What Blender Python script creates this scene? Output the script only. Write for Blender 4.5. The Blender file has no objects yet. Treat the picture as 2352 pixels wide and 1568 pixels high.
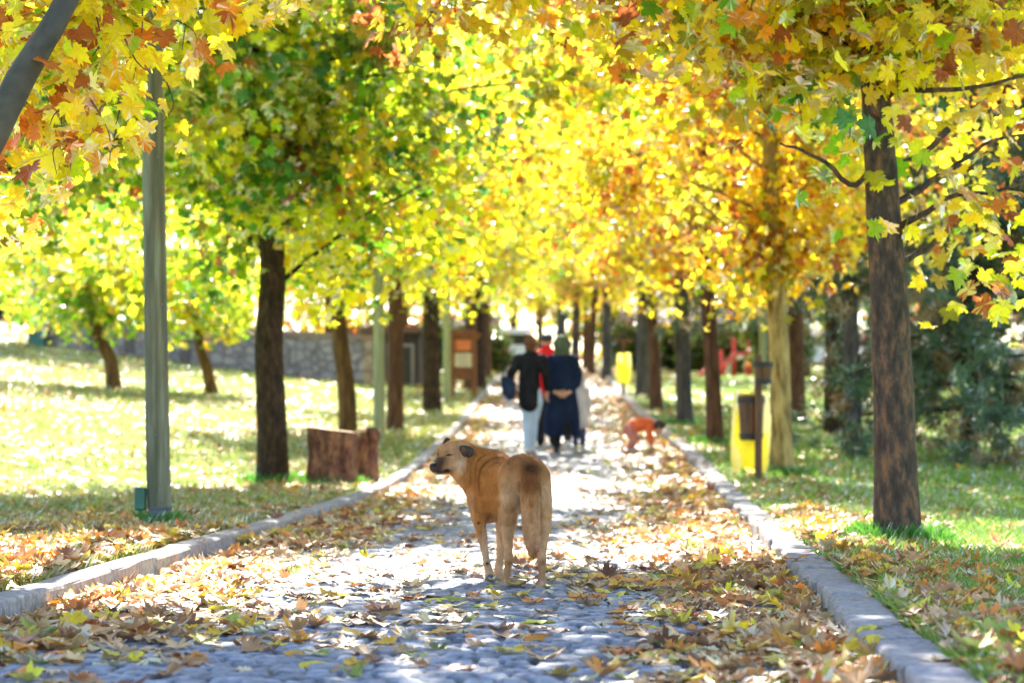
import bpy, math, random
import numpy as np
from mathutils import Vector, Matrix
R = math.radians
rng = np.random.default_rng(7)
random.seed(7)
scn = bpy.context.scene
COL = scn.collection

# ------------------------------------------------------------------ camera, sky, sun, exposure
FPX, CX, CY = 5553.0, 1176.0, 784.0          # focal length and centre for a frame 2352 px wide
CAMZ = 0.846
PITCH = math.atan((955.0 - CY) / FPX)
cam_d = bpy.data.cameras.new('camera')
cam = bpy.data.objects.new('camera', cam_d); COL.objects.link(cam)
cam.location = (0, 0, CAMZ)
cam.rotation_euler = (R(90) + PITCH, 0, 0)
cam_d.sensor_width = 36.0
cam_d.lens = 36.0 * FPX / 2352.0
cam_d.clip_start = 0.1
cam_d.clip_end = 2000.0
cam_d.dof.use_dof = True
cam_d.dof.focus_distance = 11.1
cam_d.dof.aperture_fstop = 2.9
cam_d.dof.aperture_blades = 0
scn.camera = cam

SUN_EL, SUN_AZ = R(40), R(-4)                # azimuth measured from +Y (straight ahead) to the right
world = bpy.data.worlds.new('World'); scn.world = world
world.use_nodes = True
nt = world.node_tree
sky = nt.nodes.new('ShaderNodeTexSky'); sky.sky_type = 'NISHITA'
sky.sun_disc = False
sky.sun_elevation = SUN_EL
sky.sun_rotation = SUN_AZ
sky.air_density = 1.0; sky.dust_density = .4
bg = nt.nodes['Background']; bg.inputs['Strength'].default_value = 0.09
nt.links.new(sky.outputs[0], bg.inputs['Color'])
sl = bpy.data.lights.new('sun', 'SUN'); sun = bpy.data.objects.new('sun', sl); COL.objects.link(sun)
sl.energy = 5.0; sl.angle = R(0.53); sl.color = (1.0, 0.95, 0.86)
sd = Vector((math.sin(SUN_AZ) * math.cos(SUN_EL), math.cos(SUN_AZ) * math.cos(SUN_EL), math.sin(SUN_EL)))
sun.rotation_euler = sd.to_track_quat('Z', 'Y').to_euler()
scn.view_settings.view_transform = 'Standard'
scn.view_settings.look = 'None'
scn.view_settings.exposure = 2.4
scn.view_settings.gamma = 1.0
scn.render.engine = 'CYCLES'
scn.cycles.use_denoising = True
scn.cycles.max_bounces = 8
scn.cycles.diffuse_bounces = 4
scn.cycles.transmission_bounces = 6
scn.cycles.sample_clamp_indirect = 8

# ------------------------------------------------------------------ measuring helpers
def at(x, y, Y):
    """a point of the place at distance Y seen at photograph pixel (x, y) of the 2352-wide frame"""
    rx, ry = (x - CX) / FPX, (CY - y) / FPX
    dy = math.cos(PITCH) - ry * math.sin(PITCH)
    dz = math.sin(PITCH) + ry * math.cos(PITCH)
    return Vector((rx * Y / dy, Y, CAMZ + dz * Y / dy))

_Y = np.arange(-30, 900, 0.5)
def _smooth(ky, kv, sig):
    v = np.interp(_Y, ky, kv)
    k = np.exp(-0.5 * (np.arange(-40, 41) * 0.5 / sig) ** 2); k /= k.sum()
    return np.convolve(np.pad(v, 40, mode='edge'), k, mode='valid')
_ZP = _smooth([-30, 20, 26, 33, 40, 45, 57, 76, 111, 160, 260, 900], [0, 0, .05, .31, .52, .69, 1.2, 2.0, 3.0, 3.9, 5, 8], 2.0)
_XC = _smooth([-30, 0, 9.5, 14.35, 18.9, 26.6, 33, 40, 57, 76, 111, 200, 900], [-2.2, -.9, -.371, -.129, .137, .498, .66, .74, .97, 1.29, 2.1, 4, 10], 2.6)
def zp(Y): return np.interp(Y, _Y, _ZP)
def xc(Y): return np.interp(Y, _Y, _XC)
HALF = 1.65
def sst(a, b, x):
    t = np.clip((np.asarray(x, float) - a) / (b - a), 0, 1); return t * t * (3 - 2 * t)
def bumps(X, Y):
    return (np.sin(X * 1.7 + Y * .6) * np.sin(Y * 1.1 - X * .4) * .018 + np.sin(X * .45 + 1.3) * np.sin(Y * .33 + .5) * .03)
def H(X, Y):
    X = np.asarray(X, float); Y = np.asarray(Y, float)
    u = X - xc(Y)
    z = zp(Y) + .098
    z = z + .092 * sst(14, 42, Y) * np.clip(-u - 2.2, 0, 30) * sst(0, 1, (-u - 2.2) / 3)
    z = z - .055 * np.clip(u - 2.2, 0, 6) * (1 - sst(20, 55, Y))
    z = z + bumps(X, Y) * sst(1.9, 3.0, np.abs(u))
    return z
def Hf(X, Y):
    u = X - float(xc(Y))
    return float(zp(Y)) if abs(u) < HALF + .02 else float(H(X, Y))
def ground_at(x, y, y0=6.0, y1=300.0):
    """where the ray through a pixel meets the ground"""
    Yp = y0
    while Yp < y1:
        p = at(x, y, Yp)
        if p.z <= Hf(p.x, Yp): break
        Yp += 0.1
    p = at(x, y, Yp); p.z = Hf(p.x, Yp)
    return p

# ------------------------------------------------------------------ tagging and meshes
def tag(o, label=None, cat=None, group=None, kind=None):
    if label: o['label'] = label
    if cat: o['category'] = cat
    if group: o['group'] = group
    if kind: o['kind'] = kind
    return o
def thing(name, label, cat, loc=(0, 0, 0), rz=0.0, group=None):
    o = bpy.data.objects.new(name, None); COL.objects.link(o)
    o.empty_display_size = 0.1
    o.location = loc; o.rotation_euler = (0, 0, rz)
    return tag(o, label, cat, group)

def np_mesh(name, V, polys, mats=(), col=None, mi=None, smooth=False, parent=None, link=True):
    me = bpy.data.meshes.new(name)
    V = np.asarray(V, np.float32).reshape(-1, 3)
    polys = [np.asarray(p, np.int32) for p in polys if len(p)]
    tot = np.concatenate([np.full(len(p), p.shape[1], np.int32) for p in polys])
    loops = np.concatenate([p.ravel() for p in polys])
    me.vertices.add(len(V)); me.vertices.foreach_set('co', V.ravel())
    me.loops.add(len(loops)); me.loops.foreach_set('vertex_index', loops)
    me.polygons.add(len(tot))
    st = np.zeros(len(tot), np.int32); st[1:] = np.cumsum(tot)[:-1]
    me.polygons.foreach_set('loop_start', st)
    for m in mats: me.materials.append(m)
    if mi is not None: me.polygons.foreach_set('material_index', np.asarray(mi, np.int32))
    me.polygons.foreach_set('use_smooth', np.full(len(tot), bool(smooth)))
    me.update(calc_edges=True)
    if col is not None:
        a = me.color_attributes.new('tint', 'FLOAT_COLOR', 'POINT')
        c = np.ones((len(V), 4), np.float32); c[:, :3] = col
        a.data.foreach_set('color', c.ravel())
    if not link: return me
    o = bpy.data.objects.new(name, me); COL.objects.link(o)
    if parent is not None: o.parent = parent
    return o

class MB:
    """collects shapes and links them as ONE mesh object"""
    def __init__(s): s.v = []; s.f = []; s.m = []; s.sm = []
    def add(s, V, F, m=0, smooth=False):
        n = len(s.v); s.v += [tuple(map(float, p)) for p in V]
        for f in F: s.f.append(tuple(int(i) + n for i in f)); s.m.append(m); s.sm.append(smooth)
        return s
    def box(s, c, d, m=0, rz=0.0, bev=0.0, M=None):
        hx, hy, hz = d[0] / 2, d[1] / 2, d[2] / 2
        b = min(bev, hx * .9, hy * .9, hz * .9)
        if b <= 0:
            P = [(i * hx, j * hy, k * hz) for k in (-1, 1) for j in (-1, 1) for i in (-1, 1)]
            F = [(0, 2, 3, 1), (4, 5, 7, 6), (0, 1, 5, 4), (2, 6, 7, 3), (0, 4, 6, 2), (1, 3, 7, 5)]
        else:
            P = []; F = []
            prof = [(hx, hy - b), (hx - b, hy), (-hx + b, hy), (-hx, hy - b), (-hx, -hy + b), (-hx + b, -hy), (hx - b, -hy), (hx, -hy + b)]
            for (z, k) in ((-hz, b), (-hz + b, 0), (hz - b, 0), (hz, b)):
                for (x, y) in prof: P.append((x - math.copysign(min(k, abs(x)), x), y - math.copysign(min(k, abs(y)), y), z))
            for r in range(3):
                for i in range(8): F.append((r * 8 + i, r * 8 + (i + 1) % 8, r * 8 + 8 + (i + 1) % 8, r * 8 + 8 + i))
            F.append(tuple(range(7, -1, -1))); F.append(tuple(range(24, 32)))
        T = Matrix.Translation(c) @ Matrix.Rotation(rz, 4, 'Z')
        if M is not None: T = M @ T
        return s.add([T @ Vector(p) for p in P], F, m)
    def tube(s, pts, rad, n=10, m=0, caps=True, smooth=True, wob=0.0):
        V, F = tube(pts, rad, n, caps, wob); return s.add(V, F, m, smooth)
    def ball(s, c, r, m=0, n=10):
        V = []; F = []
        rr = r if hasattr(r, '__len__') else (r, r, r)
        for i in range(n + 1):
            a = math.pi * i / n
            for j in range(2 * n):
                b = math.pi * j / n
                V.append((c[0] + rr[0] * math.sin(a) * math.cos(b), c[1] + rr[1] * math.sin(a) * math.sin(b), c[2] + rr[2] * math.cos(a)))
        for i in range(n):
            for j in range(2 * n):
                F.append((i * 2 * n + j, (i + 1) * 2 * n + j, (i + 1) * 2 * n + (j + 1) % (2 * n), i * 2 * n + (j + 1) % (2 * n)))
        return s.add(V, F, m, True)
    def prism(s, poly, y0, y1, m=0):
        """outline in x-z pushed through from y0 to y1"""
        n = len(poly)
        V = [(x, y0, z) for x, z in poly] + [(x, y1, z) for x, z in poly]
        F = [tuple(range(n)), tuple(range(2 * n - 1, n - 1, -1))] + [(i, i + n, (i + 1) % n + n, (i + 1) % n) for i in range(n)]
        return s.add(V, F, m)
    def build(s, name, mats, parent=None):
        me = bpy.data.meshes.new(name)
        me.from_pydata(s.v, [], s.f)
        for m in (mats if isinstance(mats, (list, tuple)) else [mats]): me.materials.append(m)
        me.polygons.foreach_set('material_index', s.m)
        me.polygons.foreach_set('use_smooth', s.sm)
        me.update()
        o = bpy.data.objects.new(name, me); COL.objects.link(o)
        if parent is not None: o.parent = parent
        return o

def tube(pts, rad, n=10, caps=True, wob=0.0):
    P = np.array([tuple(p) for p in pts], float); rad = np.broadcast_to(np.asarray(rad, float), (len(P),))
    T = np.gradient(P, axis=0); T /= np.linalg.norm(T, axis=1)[:, None] + 1e-9
    up = np.array([0, 0, 1.0]) if abs(T[0][2]) < .9 else np.array([1.0, 0, 0])
    V = []
    x = np.cross(up, T[0]); x /= np.linalg.norm(x)
    a = np.arange(n) * 2 * np.pi / n
    for i in range(len(P)):
        x = x - T[i] * x.dot(T[i]); x /= np.linalg.norm(x) + 1e-9
        y = np.cross(T[i], x)
        rr = rad[i] * (1 + (rng.normal(0, wob, n) if wob else 0))
        V.append(P[i] + (np.cos(a) * rr)[:, None] * x + (np.sin(a) * rr)[:, None] * y)
    V = np.concatenate(V)
    F = [(i * n + j, i * n + (j + 1) % n, (i + 1) * n + (j + 1) % n, (i + 1) * n + j) for i in range(len(P) - 1) for j in range(n)]
    if caps: F.append(tuple(range(n - 1, -1, -1))); F.append(tuple((len(P) - 1) * n + j for j in range(n)))
    return V, F
def spline(pts, n):
    P = np.array([tuple(p) for p in pts], float); t = np.arange(len(P)); q = np.linspace(0, len(P) - 1, n)
    out = np.empty((n, P.shape[1]))
    for k, tt in enumerate(q):
        i = min(int(tt), len(P) - 2); f = tt - i
        p0, p1, p2, p3 = P[max(i - 1, 0)], P[i], P[i + 1], P[min(i + 2, len(P) - 1)]
        out[k] = .5 * ((2 * p1) + (-p0 + p2) * f + (2 * p0 - 5 * p1 + 4 * p2 - p3) * f * f + (-p0 + 3 * p1 - 3 * p2 + p3) * f ** 3)
    return out

# ------------------------------------------------------------------ materials
def new_mat(name):
    m = bpy.data.materials.new(name); m.use_nodes = True
    n = m.node_tree.nodes; b = n['Principled BSDF']
    return m, n, m.node_tree.links, b
def noise_mat(name, c1, c2, scale=8.0, rough=.8, bump=.3, stretch=(1, 1, 1), c3=None, detail=6.0, dist=.02, attr=False, spec=.3):
    """two or three colours mixed by noise in object space, with a bump of the same noise"""
    m, n, l, b = new_mat(name)
    tc = n.new('ShaderNodeTexCoord'); mp = n.new('ShaderNodeMapping'); mp.inputs['Scale'].default_value = stretch
    l.new(tc.outputs['Object'], mp.inputs['Vector'])
    nz = n.new('ShaderNodeTexNoise'); nz.inputs['Scale'].default_value = scale; nz.inputs['Detail'].default_value = detail
    nz.inputs['Roughness'].default_value = .65
    l.new(mp.outputs[0], nz.inputs['Vector'])
    cr = n.new('ShaderNodeValToRGB'); e = cr.color_ramp.elements
    e[0].position = .36; e[0].color = (*c1, 1); e[1].position = .64; e[1].color = (*c2, 1)
    if c3 is not None:
        q = e.new(.5); q.color = (*c3, 1)
    l.new(nz.outputs['Fac'], cr.inputs['Fac'])
    src = cr.outputs['Color']
    if attr:
        at_ = n.new('ShaderNodeAttribute'); at_.attribute_name = 'tint'
        mx = n.new('ShaderNodeMix'); mx.data_type = 'RGBA'; mx.blend_type = 'MULTIPLY'; mx.inputs[0].default_value = 1
        l.new(src, mx.inputs[6]); l.new(at_.outputs['Color'], mx.inputs[7]); src = mx.outputs[2]
    l.new(src, b.inputs['Base Color'])
    b.inputs['Roughness'].default_value = rough
    b.inputs['Specular IOR Level'].default_value = spec
    if bump:
        bp = n.new('ShaderNodeBump'); bp.inputs['Strength'].default_value = bump; bp.inputs['Distance'].default_value = dist
        l.new(nz.outputs['Fac'], bp.inputs['Height']); l.new(bp.outputs[0], b.inputs['Normal'])
    return m
def plain(name, c, rough=.6, metal=0.0, spec=.4):
    """a near-even colour with slight grain"""
    m = noise_mat(name, tuple(x * .85 for x in c), tuple(min(1, x * 1.12) for x in c), 14, rough, .08, spec=spec)
    m.node_tree.nodes['Principled BSDF'].inputs['Metallic'].default_value = metal
    return m
def leaf_mat(name, trans=.5, gloss=.35, boost=1.0, shine=.6):
    m = bpy.data.materials.new(name); m.use_nodes = True
    n, l = m.node_tree.nodes, m.node_tree.links
    n.remove(n['Principled BSDF']); out = n['Material Output']
    a = n.new('ShaderNodeAttribute'); a.attribute_name = 'tint'
    tc = n.new('ShaderNodeTexCoord'); nz = n.new('ShaderNodeTexNoise'); nz.inputs['Scale'].default_value = 35; nz.inputs['Detail'].default_value = 3
    l.new(tc.outputs['Object'], nz.inputs['Vector'])
    mr = n.new('ShaderNodeMapRange'); mr.inputs[3].default_value = .75; mr.inputs[4].default_value = 1.2
    l.new(nz.outputs['Fac'], mr.inputs[0])
    mu = n.new('ShaderNodeVectorMath'); mu.operation = 'MULTIPLY'
    l.new(a.outputs['Color'], mu.inputs[0]); l.new(mr.outputs[0], mu.inputs[1])
    d = n.new('ShaderNodeBsdfDiffuse'); t = n.new('ShaderNodeBsdfTranslucent'); g = n.new('ShaderNodeBsdfGlossy')
    g.inputs['Roughness'].default_value = gloss
    l.new(mu.outputs[0], d.inputs['Color'])
    m2 = n.new('ShaderNodeVectorMath'); m2.operation = 'MULTIPLY'; m2.inputs[1].default_value = (boost, boost, boost)
    l.new(mu.outputs[0], m2.inputs[0]); l.new(m2.outputs[0], t.inputs['Color'])
    mx = n.new('ShaderNodeMixShader'); mx.inputs[0].default_value = trans
    l.new(d.outputs[0], mx.inputs[1]); l.new(t.outputs[0], mx.inputs[2])
    fr = n.new('ShaderNodeFresnel'); fr.inputs['IOR'].default_value = 1.4
    fm = n.new('ShaderNodeMath'); fm.operation = 'MULTIPLY'; fm.inputs[1].default_value = shine; l.new(fr.outputs[0], fm.inputs[0])
    m3 = n.new('ShaderNodeMixShader'); l.new(fm.outputs[0], m3.inputs[0]); l.new(mx.outputs[0], m3.inputs[1]); l.new(g.outputs[0], m3.inputs[2])
    l.new(m3.outputs[0], out.inputs['Surface'])
    return m
M = {}
M['leaf'] = leaf_mat('leaf_living', .71, .36, 1.28, .6)
M['litter'] = leaf_mat('leaf_fallen', .30, .5, 1.1, .5)
M['grassblade'] = leaf_mat('grass_blade', .45, .5, 1.0)
M['needle'] = leaf_mat('pine_needle', .15, .4, 1.0)
M['bark_dark'] = noise_mat('bark_dark', (.014, .009, .006), (.075, .045, .028), 9, .9, 1.0, (2.2, 2.2, .8), (.035, .021, .013), dist=.03)
M['bark_patch'] = noise_mat('bark_flaking', (.036, .027, .023), (.19, .105, .06), 10, .9, 1.0, (1.8, 1.8, .75), (.068, .052, .044), dist=.03)
M['bark_red'] = noise_mat('bark_reddish', (.05, .024, .014), (.15, .075, .045), 7, .9, .7, (2, 2, .4), dist=.03)
M['bark_tan'] = noise_mat('bark_tan', (.06, .03, .010), (.18, .095, .03), 7, .9, .7, (2, 2, .4), dist=.03)
M['bark_pale'] = noise_mat('bark_pale', (.10, .06, .02), (.46, .35, .14), 5, .85, .5, (2, 2, .5), (.30, .215, .08), dist=.02)
M['bark_grey'] = noise_mat('bark_grey', (.035, .032, .034), (.11, .10, .105), 8, .9, .7, (2, 2, .4), dist=.02)
M['bark_smooth'] = noise_mat('bark_smooth_grey', (.045, .042, .040), (.10, .09, .08), 5, .7, .35, (1, 1, 1), dist=.01)
M['twig'] = noise_mat('twig', (.05, .035, .025), (.13, .10, .08), 12, .8, .3)
M['kerb'] = noise_mat('kerb_concrete', (.21, .195, .20), (.42, .395, .395), 26, .9, .55, (1, 1, 1), dist=.01, attr=True, detail=9)

# ------------------------------------------------------------------ leaves
_half = [(.17, -.12), (.44, -.13), (.60, .02), (.50, .10), (.64, .22), (.42, .26), (.80, .56), (.62, .56), (.58, .70), (.30, .54), (.24, .80), (.13, .86)]
_out = [(0, 0)] + _half + [(0, 1.08)] + [(-x, y) for x, y in reversed(_half)]
LT = np.array([(0, .36)] + _out)                       # centre first
LTF = np.array([(0, i, i + 1) for i in range(1, len(_out))] + [(0, len(_out), 1)])
_h2 = [(.45, -.1), (.42, .22), (.78, .6), (.30, .56)]
_o2 = [(0, 0)] + _h2 + [(0, 1.05)] + [(-x, y) for x, y in reversed(_h2)]
LS = np.array([(0, .36)] + _o2)
LSF = np.array([(0, i, i + 1) for i in range(1, len(_o2))] + [(0, len(_o2), 1)])
def unit(a): return a / (np.linalg.norm(a, axis=-1, keepdims=True) + 1e-9)
def leaf_arrays(pos, nrm, tip, size, curl, fold, col, full=True, base=0):
    T, F = (LT, LTF) if full else (LS, LSF)
    n = len(pos); z = unit(nrm); y = unit(tip - z * (tip * z).sum(1, keepdims=True)); x = np.cross(y, z)
    tx, ty = T[:, 0][None], T[:, 1][None]
    jit = 1 + rng.normal(0, .05, (n, len(T)))
    tz = curl[:, None] * (tx ** 2 * 1.0 + (ty - .35) ** 2 * .8) + fold[:, None] * np.abs(tx) + rng.normal(0, .035, (n, len(T)))
    tx = tx * jit; ty = ty * jit
    S = size[:, None, None]
    V = pos[:, None, :] + S * (tx[..., None] * x[:, None] + ty[..., None] * y[:, None] + tz[..., None] * z[:, None])
    FF = (np.arange(n) * len(T))[:, None, None] + F[None] + base
    C = np.repeat(col[:, None, :], len(T), 1)
    edge = 1 + rng.normal(0, .10, (n, len(T), 1)); edge[:, 0] *= 1.08
    return V.reshape(-1, 3), FF.reshape(-1, 3), np.clip(C * edge, 0.003, .95).reshape(-1, 3)
PAL = {
    'green': [(.13, .32, .012), (.20, .42, .015), (.07, .23, .02), (.32, .48, .015), (.50, .56, .02), (.08, .24, .07)],
    'lime': [(.36, .52, .015), (.52, .60, .02), (.22, .44, .015), (.74, .66, .02), (.66, .64, .02), (.82, .56, .03)],
    'yellow': [(.90, .70, .02), (.90, .66, .02), (.74, .70, .02), (.92, .80, .06), (.86, .54, .02), (.60, .62, .02), (.90, .66, .02)],
    'orange': [(.85, .46, .02), (.80, .34, .02), (.84, .56, .03), (.62, .20, .03), (.45, .13, .03), (.80, .60, .04)],
    'olive': [(.32, .32, .02), (.25, .30, .02), (.42, .38, .03), (.40, .30, .03)],
    'rust': [(.40, .13, .035), (.50, .18, .04), (.30, .09, .03)],
}
def leaf_cols(n, mix):
    """mix: palette name -> weight"""
    names = list(mix); w = np.array([mix[k] for k in names], float); w /= w.sum()
    pick = rng.choice(len(names), n, p=w); out = np.empty((n, 3))
    for i, k in enumerate(names):
        s = pick == i; P = np.array(PAL[k]); c = P[rng.integers(0, len(P), s.sum())]
        out[s] = c
    return np.clip(out * (1 + rng.normal(0, .13, (n, 1))), .003, .92)

def hanging(pos, mix, smin=.07, smax=.125, full=True, base=0, cl=None, grp=None):
    n = len(pos)
    nrm = rng.normal(0, 1, (n, 3)); nrm[:, 2] = np.abs(nrm[:, 2]) * .9 + .15
    tip = rng.normal(0, .75, (n, 3)); tip[:, 2] -= .75
    c = leaf_cols(n, mix)
    if grp is not None:                                  # leaves of one spray turn colour together
        cg = leaf_cols(int(grp.max()) + 1, mix)[grp] * (1 + rng.normal(0, .10, (n, 1)))
        c = np.where((rng.random(n) < .66)[:, None], cg, c)
    if cl is not None:                                   # each spray of leaves leans to one shade
        c = np.clip(c * cl, .003, .92)
    return leaf_arrays(pos, nrm, tip, rng.uniform(smin, smax, n), rng.normal(-.12, .22, n), rng.normal(0, .18, n), c, full, base)

# ------------------------------------------------------------------ setting: lawns, path, kerbs
def ground_material():
    m, n, l, b = new_mat('lawn')
    tc = n.new('ShaderNodeTexCoord')
    def nz(s, d=5):
        q = n.new('ShaderNodeTexNoise'); q.inputs['Scale'].default_value = s; q.inputs['Detail'].default_value = d
        l.new(tc.outputs['Object'], q.inputs['Vector']); return q
    a, c = nz(1.1), nz(18, 8)
    r = n.new('ShaderNodeValToRGB'); e = r.color_ramp.elements
    e[0].position = .35; e[0].color = (.12, .20, .03, 1); e[1].position = .7; e[1].color = (.36, .34, .13, 1)
    q = e.new(.52); q.color = (.20, .27, .05, 1)
    l.new(a.outputs['Fac'], r.inputs['Fac'])
    r2 = n.new('ShaderNodeValToRGB'); r2.color_ramp.elements[0].color = (.5, .5, .45, 1); r2.color_ramp.elements[1].color = (1.3, 1.25, 1.1, 1)
    r2.color_ramp.elements[0].position = .3; r2.color_ramp.elements[1].position = .7
    l.new(c.outputs['Fac'], r2.inputs['Fac'])
    mx = n.new('ShaderNodeMix'); mx.data_type = 'RGBA'; mx.blend_type = 'MULTIPLY'; mx.inputs[0].default_value = 1
    l.new(r.outputs[0], mx.inputs[6]); l.new(r2.outputs[0], mx.inputs[7]); l.new(mx.outputs[2], b.inputs['Base Color'])
    b.inputs['Roughness'].default_value = .95; b.inputs['Specular IOR Level'].default_value = .1
    bp = n.new('ShaderNodeBump'); bp.inputs['Strength'].default_value = .8; bp.inputs['Distance'].default_value = .05
    l.new(c.outputs['Fac'], bp.inputs['Height']); l.new(bp.outputs[0], b.inputs['Normal'])
    return m
uu = np.concatenate([-np.geomspace(400, 3.2, 46), np.linspace(-3.1, -1.9, 9), [-1.80, -1.74, -1.70, 1.70, 1.74, 1.80], np.linspace(1.9, 3.1, 9), np.geomspace(3.2, 400, 46)])
vv = np.concatenate([np.linspace(-12, 70, 206), np.geomspace(70.6, 850, 90)])
U, Yg = np.meshgrid(uu, vv, indexing='ij')
Xg = U + xc(Yg)
Zg = H(Xg, Yg)
Zg[np.abs(U) < 1.73] = (zp(Yg) - .06)[np.abs(U) < 1.73]
nu, nv = U.shape
ii = (np.arange(nu - 1)[:, None] * nv + np.arange(nv - 1)[None]).ravel()
g = np_mesh('ground', np.stack([Xg, Yg, Zg], -1), [np.stack([ii, ii + nv, ii + nv + 1, ii + 1], 1)], [ground_material()], smooth=True)
tag(g, kind='structure')

def hash2(a, b, k=0.0):
    s = np.sin(a * 127.1 + b * 311.7 + k * 74.7) * 43758.5453
    return s - np.floor(s)
def vnoise(x, y, k=0.0):
    xi, yi = np.floor(x), np.floor(y); fx, fy = x - xi, y - yi
    fx = fx * fx * (3 - 2 * fx); fy = fy * fy * (3 - 2 * fy)
    return (hash2(xi, yi, k) * (1 - fx) * (1 - fy) + hash2(xi + 1, yi, k) * fx * (1 - fy) + hash2(xi, yi + 1, k) * (1 - fx) * fy + hash2(xi + 1, yi + 1, k) * fx * fy)
def setts(u, Y):
    """height and tone of hand-cut stone setts laid in wavering rows"""
    wy = Y + .035 * np.sin(u * 2.1 + Y * .7) + .02 * vnoise(u * 3, Y * 3, 5)
    r = np.floor(wy / .086); fy = wy / .086 - r
    wid = .108 + .03 * (hash2(r, 3.3) - .5)
    wx = u + hash2(r, 9.1) * .4 + .012 * vnoise(u * 9, Y * 9, 2)
    c = np.floor(wx / wid); fx = wx / wid - c
    jl = .10 * hash2(c, r, 1.0); jr = 1 - .10 * hash2(c + 1, r, 1.0)
    dx = np.minimum(fx - jl * .5, jr + .05 - fx) * wid; dy = np.minimum(fy, 1 - fy) * .086
    d = np.minimum(dx, dy) - .004 * vnoise(u * 50, Y * 50, 7)
    top = sst(0.0, .010, d)
    rnd = hash2(c, r, 4.0)
    tilt = (hash2(c, r, 6.0) - .5) * (fx - .5) * .016 + (hash2(c, r, 7.0) - .5) * (fy - .5) * .022
    h = top * (.012 + .007 * rnd + tilt) + .005 * vnoise(u * 28, Y * 28, 3) * top + .003 * vnoise(u * 70, Y * 70, 8)
    tone = .78 + .40 * hash2(c, r, 11.0)
    stone = np.stack([tone * 1.0, tone * 1.0, tone * 1.03], -1)
    joint = np.broadcast_to(np.array([.26, .26, .18]), stone.shape)
    k = sst(.15, .7, top)[..., None]
    return h, stone * k + joint * (1 - k)
pm = noise_mat('stone_setts', (.155, .165, .205), (.35, .365, .425), 22, .72, .5, (1, 1, 1), (.26, .27, .31), dist=.006, attr=True, detail=9, spec=.45)
Vs, Fs, Cs, base = [], [], [], 0
for (y0, y1, du, dv) in ((5.2, 15.0, .0155, .0165), (15.0, 27.0, .026, .034), (27.0, 60.0, .07, .11), (60.0, 420.0, .3, 1.2)):
    us = np.linspace(-HALF, HALF, int(2 * HALF / du) + 1); ys = np.linspace(y0, y1, int((y1 - y0) / dv) + 1)
    A, B = np.meshgrid(us, ys, indexing='ij')
    h, c = setts(A, B)
    crown = .018 * (1 - (A / HALF) ** 2)
    undul = .012 * (vnoise(A * .9, B * .9, 21) - .5)
    k, l_ = A.shape
    Vs.append(np.stack([A + xc(B), B, zp(B) + h - .012 + crown + undul], -1).reshape(-1, 3)); Cs.append(c.reshape(-1, 3))
    ii = (np.arange(k - 1)[:, None] * l_ + np.arange(l_ - 1)[None]).ravel() + base
    Fs.append(np.stack([ii, ii + l_, ii + l_ + 1, ii + 1], 1)); base += k * l_
o = np_mesh('path', np.concatenate(Vs), [np.concatenate(Fs)], [pm], col=np.concatenate(Cs), smooth=True)
tag(o, kind='structure')

def kerb(name, side, w, lmin, lmax, jit, y0=4.6, y1=170.0):
    V = []; F = []; C = []; Y = y0; i = 0
    b = .018
    prof = [(0, -.15), (0, .117 - b), (.004, .117 - b * .4), (b, .117), (w - b, .117), (w - .004, .117 - b * .4), (w, .117 - b), (w, -.15)]
    while Y < y1:
        L = rng.uniform(lmin, lmax) * (1 if Y < 60 else 3)
        off = rng.normal(0, jit); dz = rng.normal(0, jit * .45); sk = rng.normal(0, jit * .8)
        tone = np.array([1, 1, 1]) * rng.uniform(.86, 1.12) * np.array([1, rng.uniform(.97, 1.01), rng.uniform(.95, 1.04)])
        rows = [Y + .004, Y + .02] + list(np.linspace(Y, Y + L, max(3, int(L / .25)))[1:-1]) + [Y + L - .02, Y + L - .004]
        n0 = len(V)
        for ri, yy in enumerate(rows):
            e = .007 if ri in (0, len(rows) - 1) else 0
            for (px_, pz) in prof:
                q = min(max(px_, e), w - e); zz = pz - (e if pz > .05 else 0)
                uo = HALF + .0 + q + off + sk * ((yy - Y) / L - .5) + rng.normal(0, .0022)
                V.append((float(xc(yy)) + side * uo, yy, float(zp(yy)) + zz + dz + rng.normal(0, .002))); C.append(tone)
        k = len(prof)
        for ri in range(len(rows) - 1):
            for j in range(k - 1):
                a = n0 + ri * k + j; q = (a, a + 1, a + k + 1, a + k)
                F.append(q if side < 0 else q[::-1])
        F4e = [(n0 + j) for j in range(k)]
        for e0, rev in ((n0, False), (n0 + (len(rows) - 1) * k, True)):
            for j in (0, 2, 4):
                q = (e0 + j, e0 + j + 1, e0 + 6 - j if j < 3 else e0 + j + 1, e0 + 7 - j if j < 3 else e0 + j + 2)
            F.append((e0, e0 + 1, e0 + 6, e0 + 7)); F.append((e0 + 1, e0 + 2, e0 + 5, e0 + 6)); F.append((e0 + 2, e0 + 3, e0 + 4, e0 + 5))
        Y += L; i += 1
    o = np_mesh(name, V, [np.array(F)], [M['kerb']], col=np.array(C))
    return tag(o, kind='structure')
kerb('kerb_left', -1, .15, .95, 1.05, .003)
kerb('kerb_right', 1, .20, .34, .50, .011)

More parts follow.
